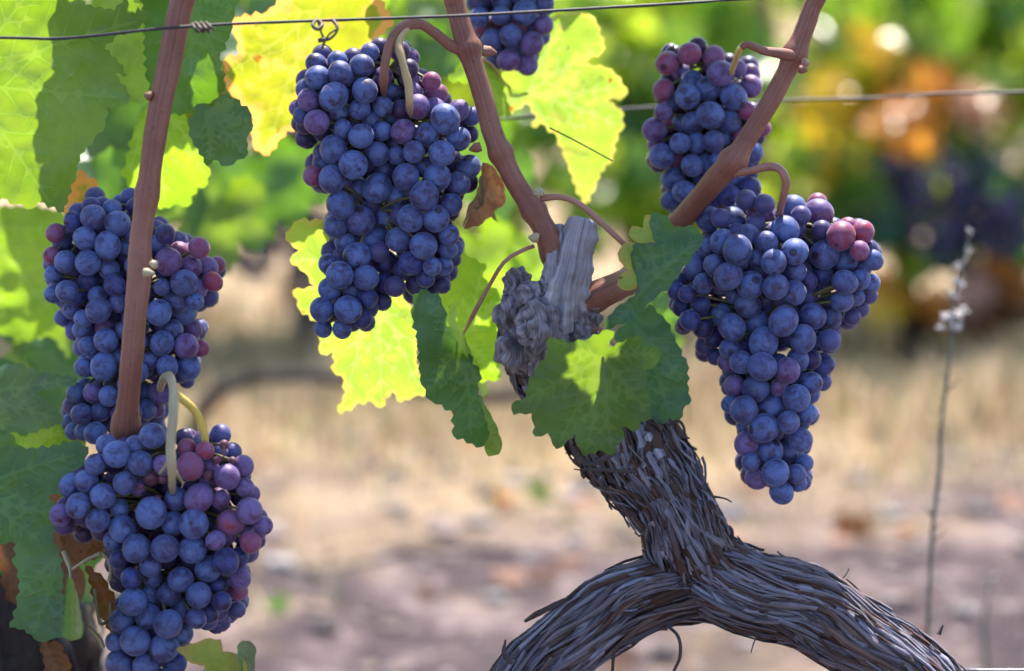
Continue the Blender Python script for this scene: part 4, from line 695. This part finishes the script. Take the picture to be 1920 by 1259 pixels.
# ------------------------------------------------------------------ grape bunches
ME_G = []
for q in range(4):
    v = I3[0].copy(); st = (1.0, 1.03, 1.08, 1.12)[q]; v[:, 2] *= st; v[:, 0] *= 1 + .03 * (q - 1.5)
    ME_G.append({k: mesh_np('grape', v, I3[1], (m,)) for k, m in GM.items()})
def bunch(label, berries, ox, oy, sc, d0, stems, rachis, group='ripe bunches hanging in focus', thick=.85, lobes=None):
    B = []
    for b in berries:
        x, y, r = b[:3]; k = b[3] if len(b) > 3 else 'b'; B.append([ox + x / sc, oy + y / sc, 1.06 * r / sc, k])
    med = np.median([b[2] for b in B]); B.sort(key=lambda b: -b[2])
    pxm = d0 / FPX; placed = []; xs = np.array([b[0] for b in B]); ys = np.array([b[1] for b in B])
    root = empty('grape_bunch', P(xs.mean(), ys.min(), d0)); tag(root, label, 'grape bunch', group)
    for x, y, r, k in B:
        m = np.abs(ys - y) < 2.2 * med; lo, hi = xs[m].min() - med, xs[m].max() + med; c, hw = (lo + hi) / 2, (hi - lo) / 2
        z = -math.sqrt(max(0, 1 - ((x - c) / hw) ** 2)) * hw * thick + random.uniform(-2, 4)
        if lobes:
            zz = 12.0
            for lx, ly, rx, ry, bk in lobes:
                lx, ly, rx, ry = ox + lx / sc, oy + ly / sc, rx / sc, ry / sc; q = 1 - ((x - lx) / rx) ** 2 - ((y - ly) / ry) ** 2
                if q > 0: zz = min(zz, -rx * .9 * math.sqrt(q) + bk)
            z = zz + random.uniform(-2, 3)
        z = max(z, -95)
        r2 = r if k == 's' else max(r, .84 * med)
        for _ in range(30):
            mv = False
            for X, Y, Zz, R, K in placed:
                s = .90 * (R + r2); l2 = (x - X) ** 2 + (y - Y) ** 2
                if l2 < s * s:
                    need = math.sqrt(s * s - l2)
                    if abs(z - Zz) < need - .2: z = Zz + need; mv = True
            if not mv: break
        placed.append((x, y, z, r2, k))
    placed.sort(key=lambda q: -q[3] + q[2] * .1)
    fill = []
    for _ in range(1700):
        i = random.randrange(len(B)); an_ = random.uniform(0, 6.28); x, y = B[i][0] + math.cos(an_) * .95 * med, B[i][1] + math.sin(an_) * .95 * med; m = np.abs(ys - y) < .9 * med
        if not m.any(): continue
        lo, hi = xs[m].min(), xs[m].max()
        if not lo < x < hi or y > ys.max(): continue
        R_ = med * random.uniform(.85, 1); z = -30.0
        for _ in range(30):
            mv = False
            for X, Y, Zz, R, K in placed + fill:
                s = .93 * (R + R_); l2 = (x - X) ** 2 + (y - Y) ** 2
                if l2 < s * s and abs(z - Zz) < math.sqrt(s * s - l2) - .2: z = Zz + math.sqrt(s * s - l2); mv = True
            if not mv: break
        if z < 50: fill.append((x, y, z, R_, 'b'))
    hid = Acc(); ray = Acc(); rc = [np.array(P(x, y, d0 + .004)) for x, y in rachis]
    for i, (x, y, z, r, k) in enumerate(placed):
        loc = P(x, y, d0 + z * pxm); R = r * (d0 + z * pxm) / FPX
        if i < 100:
            me = ME_G[random.randrange(4)][k]; o = bpy.data.objects.new('grape', me); COL.objects.link(o)
            out = Vector((random.gauss(0, .9), -.6, random.gauss(-.5, .8))); o.rotation_mode = 'QUATERNION'; o.rotation_quaternion = (-out).to_track_quat('Z', 'Y') @ Matrix.Rotation(random.uniform(0, 6.28), 4, 'Z').to_quaternion()
            o.location = loc; o.scale = (R / 1.03 * random.uniform(.95, 1.03), R / 1.03, R / 1.03 * random.uniform(.95, 1.05)); o.parent = root; o.matrix_parent_inverse = root.matrix_basis.inverted()
        else: hid.add(I2[0] * R + np.array(loc), I2[1])
        j = min(rc, key=lambda q: np.linalg.norm(q - np.array(loc))); m = (np.array(loc) + j) / 2 + (0, 0, .003); tube(ray, [(*j, .0012), (*m, .0010), (*loc, .0010)], n=5, sides=5)
    for x, y, z, r, k in fill: hid.add(I2b[0] * (r * (d0 + z * pxm) / FPX) + np.array(P(x, y, d0 + z * pxm)), I2b[1])
    n = 0
    for x, y, z, r, k in placed:                       # far side of the bunch
        z2 = abs(z) * .9 + random.uniform(14, 30)
        if z > 45: continue
        X, Y = x + random.uniform(-8, 8), y + random.uniform(-4, 8) + z2 * 1.0
        if Y > ys.max() + 6: continue
        m = np.abs(ys - Y) < 2.2 * med; lo, hi = xs[m].min(), xs[m].max(); X = min(max(X, lo + 3), hi - 3)
        Rr = r * .93 * (d0 + z2 * pxm) / FPX; hid.add(I2[0] * Rr + np.array(P(X, Y, d0 + z2 * pxm)), I2[1]); n += 1
    h = link('grapes', hid.mesh('grapes', M_HID), root); h['kind'] = 'stuff'; h['label'] = 'berries packed behind the front ones'
    path = [(*q, .0022) for q in rc]; tube(ray, path, n=20, sides=8)
    for sm, pts in stems:
        a = Acc(); tube(a, pxpath(pts), n=60, sides=14, rough=.16, freq=95, ridge=.15); link('stem', a.mesh('stem', sm), root)
    link('stalks', ray.mesh('stalks', M_STALK), root); return root

A_ = [(440,170,60),(555,200,60),(430,120,44,'d'),(530,130,44),(400,270,52),(508,305,60),(345,190,46,'d'),(262,245,46,'r'),(245,350,40,'r'),(308,380,52),(415,385,58),(595,315,44),(515,415,48),(540,490,50,'d'),(250,440,34),(250,535,42),(315,520,52),(360,540,48,'d'),(340,610,42),(465,545,50),(465,610,58),(560,575,44),(395,650,46),(385,700,36),(500,690,54,'p'),(500,752,58),(420,780,46),(585,700,40),(560,830,44),(400,880,46),(490,875,62),(440,1000,48,'p'),(360,1000,46),(515,1015,50),(475,1090,46),(385,1100,50),(340,1060,40,'p'),(350,1180,42),(400,1180,44),(450,1190,50),(330,1140,34),(640,120,44,'d'),(620,180,40,'d'),(780,250,48,'d'),(750,290,42),(845,335,50,'r'),(795,380,64,'p'),(940,315,50,'r'),(900,405,54,'p'),(975,410,54,'p'),(1025,395,30,'r'),(1005,475,44,'r'),(870,480,62),(925,510,52,'p'),(765,500,40),(835,560,60),(750,620,60),(870,625,54),(920,570,36),(905,700,52,'p'),(820,700,48),(765,765,56),(880,780,58,'p'),(950,790,40,'r'),(710,845,42),(790,875,50),(890,880,58),(690,1000,50),(760,1000,54,'p'),(690,1080,48),(740,1080,40,'p'),(640,560,50),(620,650,44),(650,900,50),(600,960,44),(620,1090,50),(560,1100,40,'p'),(650,760,44),(300,560,40),(420,470,50,'d'),(480,470,40,'d'),(640,400,50),(640,250,50)]
B_ = [(505,190,52),(553,232,66),(640,185,40),(722,145,60),(450,280,46),(665,275,60),(410,360,54),(335,380,54),(370,475,56),(487,430,62),(590,370,54),(650,385,36,'p'),(285,520,52,'p'),(462,545,54),(565,490,44),(715,345,34,'s'),(760,340,30,'s'),(770,285,34,'p'),(885,205,48,'r'),(900,290,66,'r'),(970,215,30,'r'),(990,290,44,'p'),(985,350,34,'p'),(1075,340,62,'p'),(1150,290,50,'p'),(1160,390,44,'p'),(1180,500,62,'p'),(1245,570,34,'p'),(940,440,64,'p'),(835,445,56),(1040,440,50,'p'),(715,510,70),(820,560,56),(917,562,68),(1090,555,60,'r'),(1060,610,58,'p'),(1020,640,44,'p'),(1150,600,50,'p'),(1185,650,54,'r'),(578,585,62),(540,640,48),(645,678,66),(780,678,64),(910,685,64),(1070,740,60,'d'),(985,775,60),(1135,820,54,'p'),(1130,880,44,'r'),(1030,850,46,'d'),(711,760,52),(722,820,46),(855,825,60),(620,820,48,'d'),(1050,930,44,'d'),(940,900,62),(800,893,54),(712,895,46),(628,930,66),(575,1020,56),(700,1000,58),(860,970,54),(930,1010,46),(985,985,46,'d'),(795,1035,68),(640,1115,72),(545,1120,48),(778,1145,66),(860,1080,54),(565,1230,64),(690,1235,60),(740,1200,44),(830,1225,54,'d'),(1130,720,48,'d'),(1190,420,36,'p'),(1215,600,34,'p'),(1000,560,36),(620,1310,60),(700,1330,56),(780,1300,50),(560,730,40,'d'),(690,338,22,'s'),(745,330,26,'s'),(770,350,20,'s'),(640,375,22,'s'),(665,385,18,'s'),(780,300,22,'s'),(1000,262,20,'s'),(1060,188,22,'s'),(1030,260,18,'s'),(985,330,20,'s'),(1100,262,18,'s'),(745,440,16,'s')]
C_ = [(255,288,52),(283,202,46),(193,214,46),(374,264,46),(362,170,44),(270,150,38),(190,165,40),(160,300,44,'p'),(190,385,48,'p'),(354,335,40),(442,325,35),(472,272,40),(440,212,38,'p'),(392,120,36),(540,140,38,'p'),(545,215,40,'p'),(360,438,49),(290,410,34),(440,420,36),(520,420,45,'p'),(610,432,46),(680,372,54),(575,325,48,'p'),(640,335,42,'p'),(730,340,40,'p'),(780,362,34),(648,278,42,'r'),(628,230,36,'r'),(730,448,48),(667,503,49),(560,498,42),(495,512,34),(420,505,46),(255,490,52),(330,547,54),(450,567,30),(530,592,52),(650,594,52),(770,555,44),(730,620,46),(600,667,54),(498,667,46),(420,635,54),(350,640,46),(248,602,52),(178,590,40,'r'),(280,700,52),(355,758,54),(462,750,48),(549,750,50),(645,752,50),(700,700,42),(262,780,46),(300,840,42),(410,830,48),(505,832,48),(597,855,52),(695,815,40),(688,868,34),(715,865,26),(550,922,46,'d'),(630,935,34),(675,932,34),(605,980,34,'d'),(345,892,48),(448,915,46,'d'),(235,925,38),(278,967,50),(378,977,50),(450,995,38,'d'),(240,1020,44),(325,1025,36),(385,1055,38,'d'),(210,1098,46),(310,1098,50),(365,1130,36,'d'),(215,1170,32),(287,1173,34),(120,330,34,'p'),(135,360,36),(275,345,30),(400,375,28),(480,365,30),(600,560,30),(150,260,38),(330,215,34),(560,270,34,'p'),(400,700,36,'d'),(210,540,36)]
D_ = [(215,90,52),(325,80,50),(450,65,62),(545,130,52,'p'),(285,200,54),(375,180,58),(485,225,58,'p'),(365,310,58,'p'),(460,330,54,'p'),(300,260,40),(200,10,50),(330,5,50),(550,20,50),(430,-20,50),(235,150,44,'r'),(420,130,40,'r'),(310,120,36,'r'),(250,-60,56),(350,-80,56),(480,-90,56),(560,-60,50),(300,-140,52),(400,-150,52)]
E_ = [(380,290,60,'r'),(262,340,62,'r'),(510,305,60,'r'),(340,390,54,'p'),(240,485,56,'r'),(515,350,60,'p'),(548,395,66,'p'),(640,370,48,'p'),(710,395,48,'p'),(390,440,58),(710,465,62,'p'),(478,480,66),(370,520,66),(617,520,68),(492,620,72),(290,545,36),(240,600,46,'p'),(190,700,64,'p'),(230,840,66),(280,660,30,'r'),(590,655,60),(400,660,60),(335,660,40),(330,770,56),(420,770,54),(510,760,58),(560,740,44),(770,690,44,'r'),(720,820,60),(395,890,60),(470,880,56),(290,960,60),(350,1030,62),(280,1080,50),(700,930,44,'d'),(620,960,56),(600,1060,60,'d'),(500,1060,60,'d'),(540,860,50),(700,1010,60,'d'),(660,740,50,'r'),(630,830,50),(320,1110,50),(400,1120,50),(200,780,40,'p'),(690,600,44,'r'),(720,1070,44),(450,970,50,'d'),(560,1000,50,'d'),(300,860,36,'r'),(620,590,36,'r')]
F_ = [(222,145,48),(310,148,50),(345,110,34),(417,128,50,'p'),(541,102,50),(640,122,54,'p'),(635,80,30,'r'),(725,208,54,'r'),(808,195,42,'r'),(750,172,30,'r'),(795,265,36,'r'),(848,300,34),(804,328,38),(742,300,48),(838,390,36),(800,375,40),(740,385,44),(780,440,36),(730,455,44),(680,460,36),(512,185,52),(620,215,54),(548,268,50),(662,280,54),(370,205,42),(440,235,46),(270,230,44),(330,262,54),(335,300,34),(402,292,34),(468,308,48),(210,250,34),(172,320,42),(240,318,40),(295,362,54),(380,395,52),(476,402,50),(546,425,44),(548,345,44),(595,440,40,'d'),(655,355,36,'d'),(640,400,34,'d'),(430,455,44,'d'),(370,470,48),(320,435,34),(200,390,40),(140,430,36,'d'),(270,510,44),(310,556,50),(404,540,48),(506,532,54),(616,515,50),(690,520,40),(430,615,54),(580,600,52),(640,610,36),(685,620,34),(300,640,38),(425,706,56),(345,690,44),(520,722,48,'p'),(560,680,42),(610,680,40,'d'),(660,700,38,'d'),(290,690,34,'p'),(320,780,40,'p'),(400,790,52),(490,785,34,'p'),(556,826,52),(610,770,42),(610,810,30),(355,872,54),(462,858,52),(594,885,38),(305,850,34),(430,940,54),(525,918,44),(365,998,48,'p'),(572,985,46),(452,1032,50),(520,1030,42),(380,1070,36),(475,1110,54),(555,1115,38),(585,1075,30),(405,1130,42,'p'),(498,1185,44),(560,1150,30),(360,930,34),(100,420,34,'d'),(115,480,34,'d'),(150,530,40,'d'),(200,560,40,'d'),(215,510,40,'d'),(240,600,34,'d'),(190,470,36,'d'),(95,380,28,'d'),(250,470,36,'d'),(560,760,34,'d'),(600,380,34,'d')]
bunch('long bunch crossed by the straight red brown cane', A_, 0, 340, 2.518, 1.435, [], [(200, 400), (230, 560), (220, 700), (210, 810)], thick=.7)
bunch('bunch with purple pink berries and yellow stem, lowest of the hanging ones', B_, 0, 760, 2.523, 1.365, [(M_CANE, [(1060 / 2.523, 760 + 262 / 2.523, 1.34, 1.5), (1058 / 2.523, 760 + 225 / 2.523, 1.335, 1.5), (1060 / 2.523, 760 + 190 / 2.523, 1.335, 1.8)]), (M_STEMG, [(300, 730, 1.41, 7), (306, 712, 1.38, 8), (317, 706, 1.35, 9), (323, 722, 1.328, 8), (326, 760, 1.315, 9), (320, 830, 1.31, 9), (322, 880, 1.31, 9), (323, 915, 1.325, 6), (325, 935, 1.37, 3)]), (M_STEMG, [(322, 850, 1.312, 5), (312, 872, 1.318, 3.5), (300, 888, 1.328, 3)]), (M_STEMG, [(321, 870, 1.312, 5), (332, 890, 1.318, 3.5), (342, 905, 1.328, 3)]), (M_STEMY, [(322, 735, 1.33, 7), (345, 752, 1.33, 8), (368, 775, 1.335, 8), (382, 810, 1.34, 8), (386, 845, 1.345, 7)])], [(330, 850), (320, 950), (290, 1080), (260, 1240)], thick=.75)
bunch('big two lobed bunch between the yellow leaf and the reddish cane', C_, 500, 40, 2.0304, 1.42, [(M_CANE, [(872, 98, 1.40, 13), (842, 84, 1.395, 10), (812, 60, 1.39, 10), (785, 45, 1.385, 10), (752, 52, 1.38, 10), (733, 78, 1.375, 9), (722, 118, 1.37, 8), (719, 160, 1.375, 7), (722, 185, 1.42, 3)]), (M_STEM, [(765, 50, 1.382, 6), (748, 80, 1.375, 8), (756, 120, 1.37, 8), (766, 160, 1.37, 8), (768, 198, 1.375, 6), (771, 222, 1.42, 3)])], [(730, 130), (720, 260), (700, 400), (650, 590)], thick=.6, lobes=[(630, 620, 165, 430, 0), (290, 420, 190, 400, 12), (300, 1010, 140, 220, 6)])
bunch('small bunch cut by the top edge beside a cane', D_, 820, 0, 2.736, 1.49, [], [(960, -60), (960, 100)], thick=.6)
bunch('rosy topped bunch behind the slanting cane', E_, 1160, 0, 2.8625, 1.48, [(M_STEMY, [(1395, 84, 1.39, 6), (1386, 95, 1.40, 6), (1380, 112, 1.42, 6), (1370, 140, 1.46, 5)])], [(1340, 130), (1320, 250), (1310, 400)], thick=.6)
bunch('largest bunch, long and tapering, hanging clear over the ground', F_, 1220, 340, 2.031, 1.425, [(M_STEMR, [(1375, 325, 1.40, 9), (1410, 320, 1.39, 7), (1440, 313, 1.385, 9), (1462, 318, 1.38, 8), (1474, 340, 1.38, 8), (1468, 372, 1.39, 7), (1462, 400, 1.41, 7)])], [(1460, 420), (1450, 600), (1455, 750), (1460, 900)], thick=.62, lobes=[(450, 720, 190, 560, 0), (400, 330, 230, 190, -4), (750, 330, 130, 190, 2), (170, 500, 110, 170, 14)])
a = Acc()
for pts in ([(132, 1070, 1.375, 3), (150, 1058, 1.37, 3), (170, 1046, 1.37, 3.5), (190, 1038, 1.37, 4)], [(190, 1036, 1.37, 3.5), (203, 1050, 1.37, 4), (208, 1072, 1.37, 4), (205, 1090, 1.37, 5)], [(120, 1035, 1.38, 5), (130, 1062, 1.375, 4), (133, 1085, 1.37, 3)], [(178, 1105, 1.385, 3), (182, 1140, 1.38, 3), (188, 1170, 1.38, 3), (205, 1160, 1.39, 3), (208, 1130, 1.39, 3)], [(165, 1175, 1.39, 3), (185, 1195, 1.39, 4), (195, 1215, 1.39, 3)]):
    tube(a, pxpath(pts), n=24, sides=8, rough=.3, freq=150)
tag(link('dried_twig', a.mesh('dried_twig', M_STEMG)), 'pale forked dried stem between the dead brown leaves and the lowest bunch', 'dried stem')
